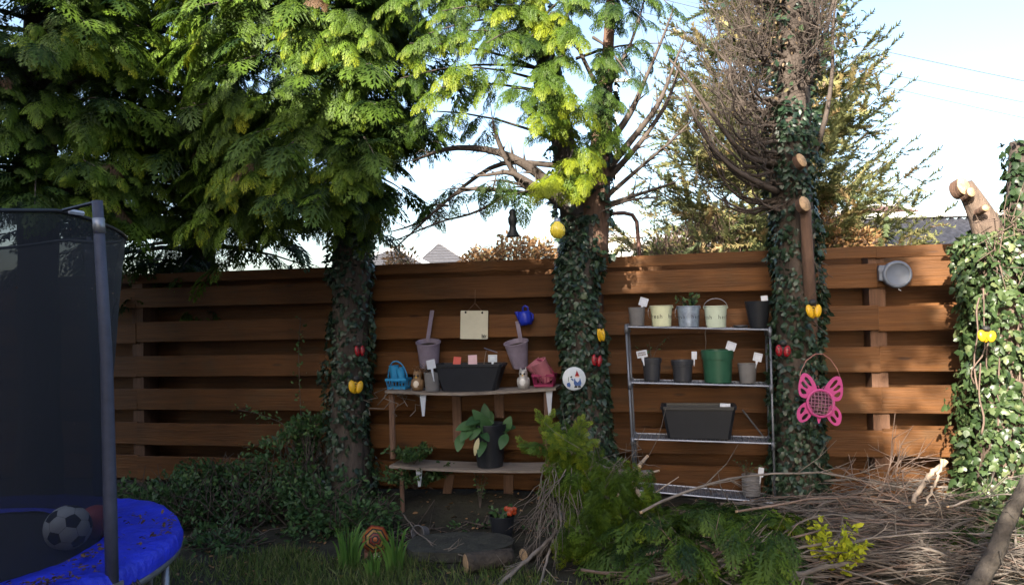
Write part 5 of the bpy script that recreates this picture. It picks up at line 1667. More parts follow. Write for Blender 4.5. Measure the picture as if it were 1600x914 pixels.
def curve_mesh(splines, ext, m, bevel=0.0):
    cu = bpy.data.curves.new('outline', 'CURVE'); cu.dimensions = '2D'; cu.fill_mode = 'BOTH'; cu.extrude = ext; cu.bevel_depth = bevel
    for s in splines:
        sp = cu.splines.new('POLY'); sp.points.add(len(s) - 1)
        for i, (x, y) in enumerate(s):
            sp.points[i].co = (x, y, 0, 1)
        sp.use_cyclic_u = True
    o = bpy.data.objects.new('outline', cu); COL.objects.link(o)
    dg = bpy.context.evaluated_depsgraph_get()
    me = bpy.data.meshes.new_from_object(o.evaluated_get(dg))
    me.materials.clear(); me.materials.append(m)
    bpy.data.objects.remove(o)
    return me
def chaikin(pts, it=2):
    for _ in range(it):
        q = []
        n = len(pts)
        for i in range(n):
            a, b = pts[i], pts[(i + 1) % n]
            q += [(a[0] * .75 + b[0] * .25, a[1] * .75 + b[1] * .25), (a[0] * .25 + b[0] * .75, a[1] * .25 + b[1] * .75)]
        pts = q
    return pts
def butterfly():
    Y = 4.98; p = at(1281, 630, Y); k = Y / FPX
    t = thing('butterfly_feeder', 'bright pink metal butterfly bird feeder hanging on the half dead conifer', 'bird feeder', p)
    t.rotation_euler = (R(-5), R(7), R(0))
    up = [(4, 20), (10, 32), (19, 43), (28, 45), (32, 40), (35, 26), (34, 12), (29, 6), (19, 6)]
    lo = [(19, 2), (30, -6), (35, -15), (34, -27), (28, -33), (19, -29), (12, -20), (10, -12)]
    hu = [[(12, 24), (19, 26), (27, 36), (25, 40), (20, 37)], [(18, 21), (25, 21), (32, 28), (29, 33), (23, 27)], [(20, 13), (28, 11), (32, 17), (31, 22), (24, 18)]]
    hl = [[(22, -8), (28, -8), (31, -16), (29, -21), (24, -15)], [(16, -18), (21, -17), (28, -25), (26, -29), (20, -26)]]
    mir = lambda s, f: [(f * x * k, y * k) for x, y in s]
    for f in (1, -1):
        for (w, hs) in ((up, hu), (lo, hl)):
            me = curve_mesh([chaikin(mir(w, f), 2)] + [chaikin(mir(h, f), 2) for h in hs], .0018, M_HOT, .0008)
            link('wing', me, t, rot=(PI / 2, 0, 0))
    ring = [(20.5 * k * math.cos(2 * PI * i / 40), -.012, 20.5 * k * math.sin(2 * PI * i / 40)) for i in range(41)]
    part('ring', MB().tube(ring, 2.2 * k, 8, False), M_HOT, t, True)
    g = MB(); gm = P('dull_wire', (.36, .15, .22), metal=.1)
    for i in range(-3, 4):
        x = i * 5.4 * k; zz = math.sqrt(max(0, (20 * k) ** 2 - x * x))
        bow = .018
        g.tube([(x, -.014, -zz), (x, -.014 - bow * .8, -zz * .5), (x, -.014 - bow, 0), (x, -.014 - bow * .8, zz * .5), (x, -.014, zz)], .0021, 4, False)
        g.tube([(-zz, -.014, x), (-zz * .5, -.0155 - bow * .8, x), (0, -.0155 - bow, x), (zz * .5, -.0155 - bow * .8, x), (zz, -.014, x)], .0021, 4, False)
    part('wire_cage', g, gm, t)
    part('back_plate', MB().lathe([(.001, 0), (20 * k, 0), (20 * k, .006), (.001, .006)], 32, Matrix.Rotation(PI / 2, 4, 'X') @ Matrix.Translation((0, 0, -.012))), P('dark_plum', (.07, .025, .04)), t)
    bl = MB(); rr = random.Random(4)
    for _ in range(26):
        a = rr.uniform(0, 2 * PI); q = rr.uniform(0, 13) * k
        bl.ball((q * math.cos(a), -.016, q * math.sin(a) - 5 * k), (2.6 * k, .009, 2.4 * k), 7, 5)
    part('bird_food', bl, mat('fat_and_seed', (.13, .085, .075), .8, .5, 60, .4), t, True, kind='stuff')
    part('tail', MB().prism([(-4 * k, -20 * k), (4 * k, -20 * k), (1 * k, -31 * k), (-1 * k, -31 * k)], .003, Matrix.Rotation(PI / 2, 4, 'X')), M_HOT, t)
    for s in (-1, 1):
        part('antenna', MB().tube([(s * 1.5 * k, 0, 21 * k), (s * 5 * k, -.004, 27 * k), (s * 8 * k, -.006, 26 * k), (s * 7 * k, -.006, 23.5 * k)], .0018, 5), M_HOT, t, True)
    hd = [(-33 * k, 0, 24 * k), (-33 * k, 0, 44 * k), (-25 * k, 0, 64 * k), (-10 * k, .01, 76 * k), (2 * k, .01, 77 * k), (14 * k, .01, 70 * k), (24 * k, 0, 56 * k), (30 * k, 0, 42 * k)]
    part('handle', MB().tube(hd, .0028, 6), P('rusty_pink_wire', (.32, .14, .12)), t, True)
butterfly()

def reel():
    p = fen(1401, 429, .09); k = mpp(p)
    t = thing('washing_line_reel', 'grey blue retractable washing line reel mounted near the fence top', 'reel', p, PHI)
    Mx = Matrix.Rotation(PI / 2, 4, 'X')
    part('casing', MB().lathe([(.001, -.05), (18.5 * k, -.05), (21 * k, -.04), (21.5 * k, .02), (20 * k, .034), (17.5 * k, .036), (16.5 * k, .03), (.001, .034)], 40, Mx), M_REEL, t, True)
    part('bracket', MB().box((-21 * k, .02, 3 * k), (9 * k, .06, 24 * k), ch=.006).box((-24 * k, -.012, 8 * k), (6 * k, .02, 7 * k)), M_REEL, t)
    part('lid_ring', MB().lathe([(16.3 * k, .032), (17.2 * k, .037), (17.8 * k, .032)], 40, Mx), M_DSTEEL, t, True)
    part('hook', MB().tube([(2 * k, 0, -20 * k), (2 * k, -.01, -24 * k), (5 * k, -.01, -25 * k)], .004, 6), M_WHITEP, t)
reel()

def lanterns():
    Y = 4.85; k = Y / FPX * .85
    p = at(871, 357, Y)
    gm = mat('yellow_glass', (.80, .62, .06), .15, .15, 14, .1, spec=.6)
    t = thing('hanging_lantern', 'round yellow glass lantern hanging in front of the middle trunk', 'lantern', p)
    part('globe', MB().lathe([(.001, -19 * k), (6 * k, -18 * k), (12 * k, -11 * k), (13.5 * k, -4 * k), (12 * k, 3 * k), (7 * k, 9 * k), (5 * k, 13 * k)], 20), gm, t, True)
    part('cap', MB().lathe([(5.6 * k, 12 * k), (5.6 * k, 17 * k), (2 * k, 20 * k), (.001, 20 * k)], 14), M_STEEL, t, True)
    part('hanger', MB().tube([(0, 0, 20 * k), (1 * k, 0, 26 * k), (0, .1, 60 * k)], .002, 5), M_INK, t)
    for a in range(8):
        an = 2 * PI * a / 8
        part('rib', MB().tube([(13.6 * k * math.cos(an) * f, 13.6 * k * math.sin(an) * f, z * k) for f, z in ((.45, -18), (.9, -11), (1, -4), (.9, 3), (.5, 9))], .0025, 4, False), gm, t, True)
    p = at(801, 345, 5.35); k = 5.35 / FPX
    t = thing('wind_chime', 'black bell shaped ornament hanging below the bare branches over the fence', 'ornament', p)
    dk = P('black_iron', (.012, .013, .015), rough=.5)
    part('bell', MB().lathe([(10.5 * k, -24 * k), (9.5 * k, -22 * k), (6 * k, -15 * k), (5 * k, -8 * k), (7 * k, -3 * k), (7.5 * k, 4 * k), (4.5 * k, 9 * k), (6 * k, 13 * k), (4 * k, 17 * k), (.001, 19 * k)], 18), dk, t, True)
    part('bell_base', MB().lathe([(.001, -25 * k), (10.8 * k, -25 * k), (10.8 * k, -23.5 * k), (.001, -23.5 * k)], 18), dk, t, True)
    part('hook', MB().tube([(0, 0, 19 * k), (0, 0, 30 * k), (-4 * k, 0, 44 * k)], .0022, 5), dk, t)
lanterns()

# ------------------------------------------------------------------ ground level things
def tortoise():
    p = onz(585, 880, .02); p = Vector((p.x, p.y, .0)); p = at(586, 842, 5.15); k = 5.15 / FPX
    zc = p.z; base = Vector((p.x, p.y, 0))
    t = thing('tortoise_ornament', 'orange and black patterned tortoise ornament among the bulb leaves', 'ornament', base, R(12))
    org = [P('orange_paint', (.34, .085, .02)), M_INK, P('amber_paint', (.33, .17, .04)), M_INK, P('dark_red_paint', (.18, .03, .02)), M_INK, P('orange_paint', (.34, .085, .02))]
    rad = [20, 17, 14.5, 11, 9, 6, 3.5]
    Mx = Matrix.Translation((0, 0, zc)) @ Matrix.Rotation(R(75), 4, 'X')
    for i in range(7):
        r0 = rad[i]; r1 = rad[i + 1] if i < 6 else 0.02
        f = lambda q: math.sqrt(max(0, 1 - (q / 21) ** 2)) * 13
        pr = [(r0 * k, (f(r0) - 2) * k), (r0 * k, (f(r0)) * k), (max(r1 - .0, .02) * k, f(r1) * k + (.0 if i % 2 else .004)), (max(r1 - .2, .02) * k, (f(r1) - 2) * k)]
        part('shell_ring', MB().lathe(pr, 7, Mx), org[i], t)
    part('shell_rim', MB().lathe([(18 * k, -4 * k), (22 * k, 0), (20 * k, 3 * k)], 7, Mx), org[4], t)
    part('body', MB().ball((0, .03, zc - 14 * k), (15 * k, 14 * k, 20 * k), 14, 10), mat('tortoise_brown', (.16, .06, .03), .6, .4, 40, .2), t, True)
    part('head', MB().ball((1 * k, -.08, zc - 22 * k), (6 * k, 7 * k, 7 * k), 12, 9), mat('tortoise_skin', (.30, .22, .12), .6, .4, 40, .2), t, True)
    for s in (-1, 1):
        part('eye', MB().ball((1 * k + s * 3 * k, -.108, zc - 20 * k), 1.8 * k, 8, 6), M_WHITEP, t, True)
        part('leg', MB().tube([(s * 11 * k, -.03, zc - 18 * k), (s * 12 * k, -.06, zc - 34 * k), (s * 13 * k, -.075, .0)], [6 * k, 5 * k, 6 * k], 8), mat('tortoise_brown', (.16, .06, .03)), t, True)
        part('back_leg', MB().tube([(s * 10 * k, .06, zc - 22 * k), (s * 11 * k, .09, .0)], [6 * k, 6 * k], 8), mat('tortoise_brown', (.16, .06, .03)), t, True)
tortoise()
def blades(name, label, cat, base, n, h, spread, m, w, seed, arch=.5):
    r = np.random.default_rng(seed)
    t = thing(name, label, cat, base, 0, 'clumps of bulb leaves')
    for i in range(n):
        a = r.uniform(0, 2 * PI); q = spread * r.uniform(.0, .35)
        s = Vector((q * math.cos(a), q * math.sin(a), -.01))
        hh = h * r.uniform(.6, 1.1); le = spread * r.uniform(.15, 1) * arch
        vs = []
        sd = Vector((-math.sin(a + 1.2), math.cos(a + 1.2), 0))
        for j in range(6):
            u = j / 5
            c = s + Vector((math.cos(a) * le * u * u * 1.5, math.sin(a) * le * u * u * 1.5, hh * (u - .22 * u * u * u * (1 + arch))))
            ww = w * (1 - u ** 3) * .5
            vs += [c - sd * ww, c + sd * ww]
        fs = [(2 * j, 2 * j + 1, 2 * j + 3, 2 * j + 2) for j in range(5)]
        me = MB().add(vs, fs).mesh('leaf', m, True)
        a_ = me.attributes.new('tint', 'FLOAT', 'FACE'); a_.data.foreach_set('value', np.full(5, r.random(), np.float32))
        link('leaf', me, t)
q = onz(545, 888, 0); blades('bulb_plant', 'clump of long green bulb leaves left of the tortoise ornament', 'plant', q, 46, .42, .17, M_DAFF, .016, 95)
q = onz(618, 890, 0); blades('bulb_plant', 'clump of long green bulb leaves right of the tortoise ornament', 'plant', q, 40, .40, .16, M_DAFF, .015, 96)
q = onz(583, 902, 0); blades('bulb_plant', 'short clump of bulb leaves in front of the tortoise ornament', 'plant', q, 20, .26, .1, M_DAFF, .013, 97)

# undergrowth in front of the fence at left
shrub_mass('undergrowth_shrub', 'dense dark green small leaved shrub overgrowing the ground before the left fence', 'shrub',
           [bx_(300, 800, 5.9, .5, .30, .4), bx_(400, 790, 5.9, .55, .36, .45), bx_(500, 800, 5.75, .45, .34, .4), bx_(460, 735, 6.1, .35, .32, .25), bx_(250, 790, 6.1, .4, .32, .3), bx_(350, 740, 6.3, .4, .18, .2), bx_(560, 810, 5.6, .35, .25, .3), bx_(480, 690, 6.2, .2, .22, .15), bx_(360, 850, 5.4, .5, .14, .3)],
           M_SHRUB, 17000, (.026, .052), 240, 101)
def climber():
    b = fen(480, 780, .12); b.z = 0
    r = np.random.default_rng(102)
    t = thing('climbing_plant', 'thin sparse leaved climber standing against the fence left of the first trunk', 'plant', b)
    tw = MB(); pos, xd, up, sc, ti = [], [], [], [], []
    lines = [[(480, 780), (472, 690), (468, 600), (466, 540), (470, 495)], [(475, 700), (440, 660), (400, 645), (372, 640)], [(478, 720), (450, 690), (420, 690), (380, 700)], [(482, 700), (500, 660), (505, 640)]]
    for L in lines:
        q, _ = resample([fen(x, y, .10 + r.uniform(0, .06)) - b for x, y in L], [1] * len(L), 30)
        tw.tube(q, .003, 4, False)
        for p_ in q[3:]:
            for _ in range(3):
                pos.append(np.array(p_) + r.normal(0, .028, 3)); xd.append(r.normal(0, 1, 3)); up.append(np.array([0, -1, .5]) + r.normal(0, .5, 3)); sc.append(r.uniform(.02, .04)); ti.append(r.uniform(.3, 1))
    part('stem', tw, M_TWIG, t, True, kind='stuff')
    scatter('foliage', [(OVAL[0], OVAL[1], np.array(pos), frames(np.array(xd), np.array(up), np.array(sc)), np.array(ti))], M_SHRUB, t)
climber()
shrub_mass('weed_patch', 'low dark weeds along the fence foot behind the stone slab', 'weeds', [bx_(690, 835, 5.75, .4, .07, .2), bx_(760, 830, 5.7, .35, .08, .2), bx_(830, 830, 5.6, .3, .1, .2), bx_(640, 850, 5.5, .3, .1, .25)], M_SHRUB, 1800, (.02, .045), 60, 104)
# weeds under the shelves
leafy('weed', 'tall thin weed growing under the lower wooden shelf', 'weed', fen(750, 800, .25) * 1 + Vector((0, 0, 0)), .06, .30, 60, M_SHRUB, (.015, .03), 103, stems=5)

def grass():
    r = np.random.default_rng(110)
    V = np.array([(0, -.5, 0), (0, .5, 0), (.5, .35, .02), (.5, -.35, .02), (1, 0, -.08)]) * np.array([1, .09, 1])
    T = np.array([(0, 1, 2), (0, 2, 3), (3, 2, 4)])
    pos = []
    while len(pos) < 15000:
        x, y = r.uniform(-3.2, 1.4), r.uniform(3.9, 6.1)
        dens = mnoise.noise(Vector((x * 1.6, y * 1.6, 4))) + .15
        lim = 5.05 - .35 * max(0, x + .6)
        if y > lim + .5 * dens: continue
        if r.random() > .55 + dens: continue
        pos.append((x, y, ground_h(x, y) - .005))
    pos = np.array(pos); n = len(pos)
    xd = np.array([0, 0, 1.0]) + r.normal(0, .45, (n, 3)); up = r.normal(0, 1, (n, 3))
    s = r.uniform(.04, .10, n)
    o = scatter('grass', [(V, T, pos, frames(xd, up, s), r.random(n))], M_GRASS, None, 'stuff')
    o['label'] = 'patchy lawn grass along the bottom left'
    # fallen leaves and bark bits on the soil
    n = 1600
    pos = np.stack([r.uniform(-3, 3.6, n), r.uniform(4.2, 6.6, n), np.zeros(n)], 1)
    pos[:, 2] = [ground_h(a, b) + .008 for a, b in pos[:, :2]]
    o = scatter('leaf_litter', [(OVAL[0], OVAL[1], pos, frames(r.normal(0, 1, (n, 3)) * np.array([1, 1, .2]), np.array([0, 0, 1.0]) + r.normal(0, .35, (n, 3)), r.uniform(.02, .05, n)), r.random(n))], M_DEADLEAF, None, 'stuff')
    o['label'] = 'dead leaves scattered on the dark soil under the trees'
grass()

def stones():
    p = onz(712, 850, .05)
    mb = MB(); r = random.Random(6)
    out = [(-.30, -.18), (-.12, -.23), (.2, -.22), (.36, -.12), (.40, .08), (.25, .22), (-.1, .24), (-.34, .14)]
    out = chaikin(out, 1)
    mb.prism(out, .06)
    mb.v = [(x + .02 * mnoise.noise(Vector((x * 9, y * 9, z))), y + .02 * mnoise.noise(Vector((x * 9, y * 9, 5 + z))), z) for x, y, z in mb.v]
    o = part('stone_slab', mb, mat('mossy_stone', (.038, 0.035, 0.033), .9, .5, 9, 1.0, col2=(.055, .056, .042)), None, loc=(p.x, p.y, .035))
    tag(o, 'flat dark mossy stone slab on the soil under the shelves', 'stone slab')
    p = onz(785, 838, .0)
    o = pot('plant_pot', 'dark pot with a reddish plant on the ground under the shelves', 'plant pot', (p.x, p.y, ground_h(p.x, p.y)), .09, .07, .15, M_BLACKP)
    leafy('primula_plant', 'small plant with a red bloom in the dark ground pot', 'plant', (p.x, p.y, .13), .10, .08, 60, M_SHRUB, (.03, .055), 111, stems=10)
    fl = MB(); rr = random.Random(2)
    for i in range(7):
        fl.ball((.06 + rr.uniform(-.03, .03), -.07 + rr.uniform(-.02, .02), .07 + rr.uniform(-.02, .02)), (.02, .012, .02), 8, 6)
    tag(part('red_bloom', fl, P('deep_orange_petal', (.36, .05, .015)), None, True, loc=(p.x, p.y, .13)), 'cluster of red petals on the ground pot plant', 'flower')
    p = onz(664, 842, 0)
    pot('plant_pot', 'small grey pot lying on its side by the stone slab', 'plant pot', (p.x, p.y, .05), .055, .04, .09, M_GREYP, soil=False, rot=(R(80), R(10), R(-30)))
stones()

# ------------------------------------------------------------------ brushwood
def stick(pts, r0, r1, mb, n=5, seg=9, wob=.0, r=None):
    q, _ = resample(pts, [1] * len(pts), seg)
    if wob and r is not None:
        q = [p + Vector(r.normal(0, wob, 3)) for p in q]
    rr = list(np.linspace(r0, r1, seg))
    mb.tube(q, rr, n, True)
    return q, rr
def cut_branch(label, pts, r0, r1, m, twigs=8, seed=0, cutend=True, name='cut_branch', group=None, twl=(.1, .35)):
    r = np.random.default_rng(seed)
    q = [at(*p) for p in pts]
    b = Vector((q[0].x, q[0].y, max(0, q[0].z)))
    t = thing(name, label, 'branch', b, 0, group)
    mb = MB()
    q, rr = stick([p - b for p in q], r0, r1, mb, 9, 16, .004, r)
    part('limb', mb, m, t, True)
    tw = MB()
    for i in range(twigs):
        k = r.integers(3, 15)
        d = (q[k] - q[k - 1]).normalized() + Vector(r.normal(0, .55, 3)); d.normalize()
        l = r.uniform(*twl)
        p1 = q[k] + d * l * .5 + Vector(r.normal(0, .015, 3))
        tw.tube([q[k], p1, q[k] + d * l + Vector((0, 0, r.uniform(-.04, .06)))], [rr[k] * .4 + .001, .003, .0012], 4, False)
        for _ in range(2):
            e = (d + Vector(r.normal(0, .6, 3))).normalized()
            tw.tube([p1, p1 + e * l * .45], [.0022, .001], 4, False)
    if twigs:
        part('twig', tw, m, t, True, kind='stuff')
    if cutend:
        d = (q[0] - q[1]).normalized()
        Mx = Matrix.Translation(q[0]) @ d.to_track_quat('Z', 'Y').to_matrix().to_4x4()
        part('sawn_end', MB().lathe([(rr[0] * 1.02, -.01), (rr[0] * .98, .003), (.001, .004)], 12, Mx), M_CUT, t)
    return t
def brush_heap():
    r = np.random.default_rng(120)
    mb = MB(); mb2 = MB()
    for i in range(1100):
        x = r.uniform(1010, 1640); 
        Y = r.uniform(4.35, 5.35)
        hmax = .34 * np.interp(x, [1010, 1120, 1250, 1400, 1520, 1640], [.25, .6, .9, 1.1, .9, .6]) * np.interp(Y, [4.35, 4.7, 5.35], [.45, .85, 1.1])
        z = r.uniform(.01, hmax) 
        c = Vector(((x - 800) / FPX * Y, Y, z))
        a = r.normal(0.0, .38) + (PI if r.random() < .5 else 0)
        if r.random() < .2: a += r.normal(0, .9)
        L = r.uniform(.25, 1.0)
        d = Vector((math.cos(a), math.sin(a) * .8, r.normal(0, .14)))
        cv = Vector((r.normal(0, .05), r.normal(0, .05), r.uniform(0, .10)))
        p0 = c - d * L / 2; p1 = c + d * L / 2
        p0.z = max(p0.z, .01); p1.z = max(p1.z, .01)
        w = r.uniform(.0017, .0052) if r.random() < .86 else r.uniform(.006, .011)
        tgt = mb2 if r.random() < .25 else mb
        q, rr = stick([p0, c + cv, p1], w, w * .4, tgt, 4 if w < .006 else 6, 6, .008, r)
        if r.random() < .75:
            for _ in range(3):
                k = r.integers(1, 6); e = (d + Vector(r.normal(0, .5, 3))).normalized(); l = r.uniform(.06, .3)
                pp = q[k] + e * l; pp.z = max(pp.z, .01)
                tgt.tube([q[k], (q[k] + pp) / 2 + Vector(r.normal(0, .01, 3)), pp], [w * .5, w * .35, .0008], 3, False)
    o = part('brushwood', mb, M_TWIGG, None, True, kind='stuff'); o['label'] = 'heap of grey tangled brushwood across the bottom right'
    o = part('brushwood', mb2, M_TWIGR, None, True, kind='stuff'); o['label'] = 'reddish brown twigs mixed through the brushwood heap'
    G = 'cut branches on the brush heap'
    S = [('long thin bare branch arching over the middle of the heap', [(1000, 800, 4.6), (1100, 752, 4.75), (1250, 735, 4.9), (1420, 760, 4.9), (1560, 800, 4.8)], .009, .004, M_TWIGG, 14),
         ('curved pale branch rising toward the fence at the right of the rack', [(1420, 790, 4.75), (1370, 765, 4.9), (1330, 745, 5.0), (1285, 735, 5.1)], .008, .003, M_TWIGR, 6),
         ('upright reddish twiggy branch in front of the right fence', [(1360, 800, 5.0), (1375, 770, 5.0), (1390, 735, 5.05), (1398, 708, 5.05)], .008, .002, M_TWIGR, 12),
         ('second upright reddish twig beside the twiggy branch', [(1405, 795, 5.0), (1400, 760, 5.0), (1402, 730, 5.0), (1416, 706, 5.0)], .006, .002, M_TWIGR, 7),
         ('stout sawn branch sticking up before the lit fence corner', [(1477, 722, 4.85), (1458, 735, 4.85), (1440, 760, 4.8), (1425, 785, 4.75)], .017, .014, M_BARKL, 1),
         ('slim pale stick standing beside the stout sawn branch', [(1473, 720, 4.8), (1468, 738, 4.8), (1456, 765, 4.75), (1448, 790, 4.7)], .010, .006, M_BARKL, 1),
         ('thick smooth grey branch curving up at the bottom right corner', [(1660, 690, 4.2), (1620, 735, 4.2), (1590, 775, 4.2), (1568, 830, 4.18), (1545, 880, 4.15), (1500, 960, 4.1)], .034, .050, mat('branch_bark', (.085, .072, .06), .85, .45, 11, .8), 6),
         ('sawn off brown branch lying at the bottom of the heap', [(1335, 878, 4.35), (1270, 890, 4.3), (1190, 910, 4.25), (1100, 930, 4.2)], .013, .017, M_TWIGG, 7),
         ('long low branch lying across the front of the heap', [(1010, 905, 4.35), (1150, 870, 4.4), (1300, 848, 4.45), (1450, 830, 4.5), (1600, 835, 4.5)], .010, .004, M_TWIGG, 18),
         ('thin branch crossing in front of the right ivy stump', [(1480, 790, 4.55), (1540, 775, 4.5), (1600, 768, 4.5), (1650, 765, 4.5)], .006, .003, M_TWIGG, 8),
         ('reddish branch lying at the left of the heap', [(1010, 865, 4.5), (1090, 850, 4.55), (1160, 858, 4.6), (1240, 870, 4.6)], .012, .006, M_TWIGR, 12),
         ('forked reddish branch on the left front of the heap', [(1040, 920, 4.3), (1080, 890, 4.35), (1130, 860, 4.45), (1200, 840, 4.55)], .011, .005, M_TWIGR, 12),
         ('long pale branch sagging across the top of the heap', [(1150, 800, 4.7), (1250, 780, 4.75), (1350, 775, 4.8), (1460, 790, 4.8), (1560, 815, 4.75)], .008, .003, M_TWIGR, 14),
         ('arched thin branch over the yellow leaves', [(1200, 860, 4.4), (1240, 815, 4.5), (1310, 800, 4.6), (1380, 830, 4.6), (1450, 880, 4.5)], .007, .003, M_TWIGG, 10)]
    for i, s in enumerate(S):
        cut_branch(s[0], s[1], s[2], s[3], s[4], s[5], 200 + i, group=G)
    # cut green sprays lying in the heap
    acc = []; tw = MB()
    for k in range(40):
        x = r.uniform(1000, 1230) if k < 36 else r.uniform(1480, 1600); Y = r.uniform(4.4, 5.0)
        y = r.uniform(790, 905)
        s = np.array(at(x, y, Y)); s[2] = max(.05, min(s[2], .34))
        a = r.uniform(0, 2 * PI)
        cypress_sprays(acc, s, (math.cos(a), math.sin(a) - .3, 0), r.uniform(.25, .45), r, rise=.3, droop=.4, gold=.3, fl=(.14, .24), tstart=.1, dens=1.0, twig=tw)
        fan_spray(acc, s, (math.cos(a), math.sin(a) - .4, .15), (0, -.5, .9), r.uniform(.24, .4), r, .38)
    for (x, y, Y, g) in ((1085, 800, 4.8, .3), (1090, 815, 4.75, .3), (1150, 805, 4.85, .55), (1170, 812, 4.85, .8), (1130, 812, 4.8, .4), (1195, 820, 4.8, .5)):
        s = np.array(at(x, y, Y))
        for _ in range(3):
            cypress_sprays(acc, s, (r.normal(0, .6), -.6, 0), .22, r, rise=.7, droop=.4, gold=g, fl=(.09, .16), tstart=0, dens=1.5, twig=tw)
    b = thing('cut_conifer_sprays', 'cut green conifer sprays lying in the left of the brush heap', 'branch', (1.2, 4.7, 0))
    o = scatter('foliage', frond_groups(acc, r), M_CYPG, b); o.location = (-1.2, -4.7, 0)
    # sunlit leaf patch in the heap, its brightness put into the leaf colour
    q = onz(1305, 838, .06)
    t = leafy('sunlit_leaf_patch', 'low plant with sunlight painted into its yellow green leaves in the middle of the brush heap', 'plant', (at(1305, 832, 4.45).x, 4.45, .0), .24, .36, 620, leaf_mat('sunlit_leaf_tone', (.30, .36, .02), (.50, .50, .03), trans=.35), (.03, .055), 130, stems=36)
brush_heap()

def hung_bough():
    """the big cut cypress bough propped before the middle trunk"""
    r = np.random.default_rng(140)
    pts = [(1015, 740, 4.95), (985, 742, 4.92), (940, 732, 4.9), (905, 715, 4.88), (870, 690, 4.85), (856, 684, 4.85)]
    q = [at(*p) for p in pts]; b = Vector((q[1].x, q[1].y, 0))
    t = thing('cut_conifer_bough', 'large cut conifer bough with hanging green sprays propped before the middle trunk', 'branch', b)
    mb = MB(); q, rr = stick([p - b for p in q], .028, .010, mb, 9, 18, .003, r)
    part('limb', mb, M_TWIGG, t, True)
    acc = []; tw = MB()
    for k in range(48):
        u = r.uniform(.2, .93)
        s = q[int(u * 17)]
        a = r.uniform(PI * .9, PI * 2.1)
        L = r.uniform(.25, .75) * (1.15 - .35 * u)
        g = .62 if u > .75 else .50
        for _ in range(2): fan_spray(acc, np.array(s) + r.normal(0, .05, 3), (math.cos(a) * .35 + .1, math.sin(a) * .25, -.9), (r.normal(0, .4), -1, .45), r.uniform(.11, .23), r, g)
    for (x, y, Y, dx, g) in ((848, 672, 4.85, -.1, .75), (842, 700, 4.85, -.6, .6), (860, 685, 4.85, -.1, .7), (880, 690, 4.82, .0, .8), (900, 705, 4.8, .1, .85)):
        s = np.array(at(x, y, Y) - b)
        for _ in range(3): fan_spray(acc, s + r.normal(0, .02, 3), (dx * .5 + r.normal(0, .25), -.25, r.uniform(-.2, .6)), (0, -.9, .6), r.uniform(.11, .19), r, g * .72)
    # lower hanging mass
    for k in range(46):
        x = r.uniform(885, 1010); y = r.uniform(730, 860)
        s = np.array(at(x, y, r.uniform(4.65, 4.95)) - b)
        for _ in range(2): fan_spray(acc, s + r.normal(0, .04, 3), (r.normal(0, .35), -.2, -.9), (r.normal(0, .4), -1, .4), r.uniform(.11, .24), r, .44)
    part('twig', tw, M_TWIG, t, True, kind='stuff')
    scatter('foliage', frond_groups(acc, r), M_CYPG, t)
    mb = MB()
    for (x0, y0, x1, y1, Y0, Y1, w) in ((985, 742, 1012, 712, 4.92, 4.88, .011), (990, 744, 1030, 735, 4.92, 4.85, .008), (985, 745, 1005, 785, 4.92, 4.8, .014), (975, 745, 965, 775, 4.92, 4.8, .008), (990, 742, 1000, 728, 4.92, 4.86, .013), (915, 722, 912, 700, 4.9, 4.88, .014), (1000, 785, 1060, 745, 4.85, 4.9, .004)):
        p0 = at(x0, y0, Y0) - b; p1 = at(x1, y1, Y1) - b
        stub = part('stub', MB().tube([p0, (p0 + p1) / 2, p1], [w * 1.2, w, w * .85], 8), M_BARKL, t, True)
        d = (p1 - p0).normalized()
        part('sawn_end', MB().lathe([(w * .88, -.004), (w * .8, .002), (.001, .003)], 10, Matrix.Translation(p1) @ d.to_track_quat('Z', 'Y').to_matrix().to_4x4()), M_CUT, stub)
    # fan of fine grey twigs to its left
    t2 = thing('dead_twig_bundle', 'bundle of fine bare grey twigs hanging left of the cut conifer bough', 'branch', b)
    mb = MB()
    for k in range(75):
        x0 = r.uniform(845, 905); y0 = r.uniform(725, 800); Y = r.uniform(4.75, 5.1)
        x1 = x0 + r.normal(-10, 38); y1 = y0 + r.uniform(50, 140)
        p0 = at(x0, y0, Y) - b; p1 = at(x1, y1, Y - r.uniform(.0, .25)) - b
        p1.z = max(p1.z, .01)
        stick([p0, (p0 + p1) / 2 + Vector(r.normal(0, .03, 3)), p1], r.uniform(.002, .004), .001, mb, 4, 6, .006, r)
    for k in range(60):
        x0 = r.uniform(900, 1010); y0 = r.uniform(700, 800); Y = r.uniform(4.8, 5.0)
        p0 = at(x0, y0, Y) - b; p1 = at(x0 + r.normal(0, 32), y0 + r.normal(0, 40), Y - .05) - b
        stick([p0, (p0 + p1) / 2 + Vector(r.normal(0, .02, 3)), p1], .0025, .001, mb, 4, 5, .004, r)
    part('twig', mb, M_TWIGG, t2, True, kind='stuff')
    cut_branch('long bare grey stick leaning out from the twig bundle toward the viewer', [(880, 815, 4.95), (850, 850, 4.75), (800, 895, 4.5), (760, 935, 4.35)], .010, .012, M_TWIGG, 7, 150)
    cut_branch('second grey stick running down beside the leaning stick', [(872, 812, 4.95), (862, 850, 4.8), (850, 890, 4.6), (835, 940, 4.4)], .009, .007, M_TWIGG, 7, 151)
    cut_branch('curving thin stem trailing on the soil left of the log', [(628, 800, 5.6), (650, 830, 5.3), (690, 862, 5.0), (735, 870, 4.9)], .005, .004, M_TWIGG, 5, 152, False)
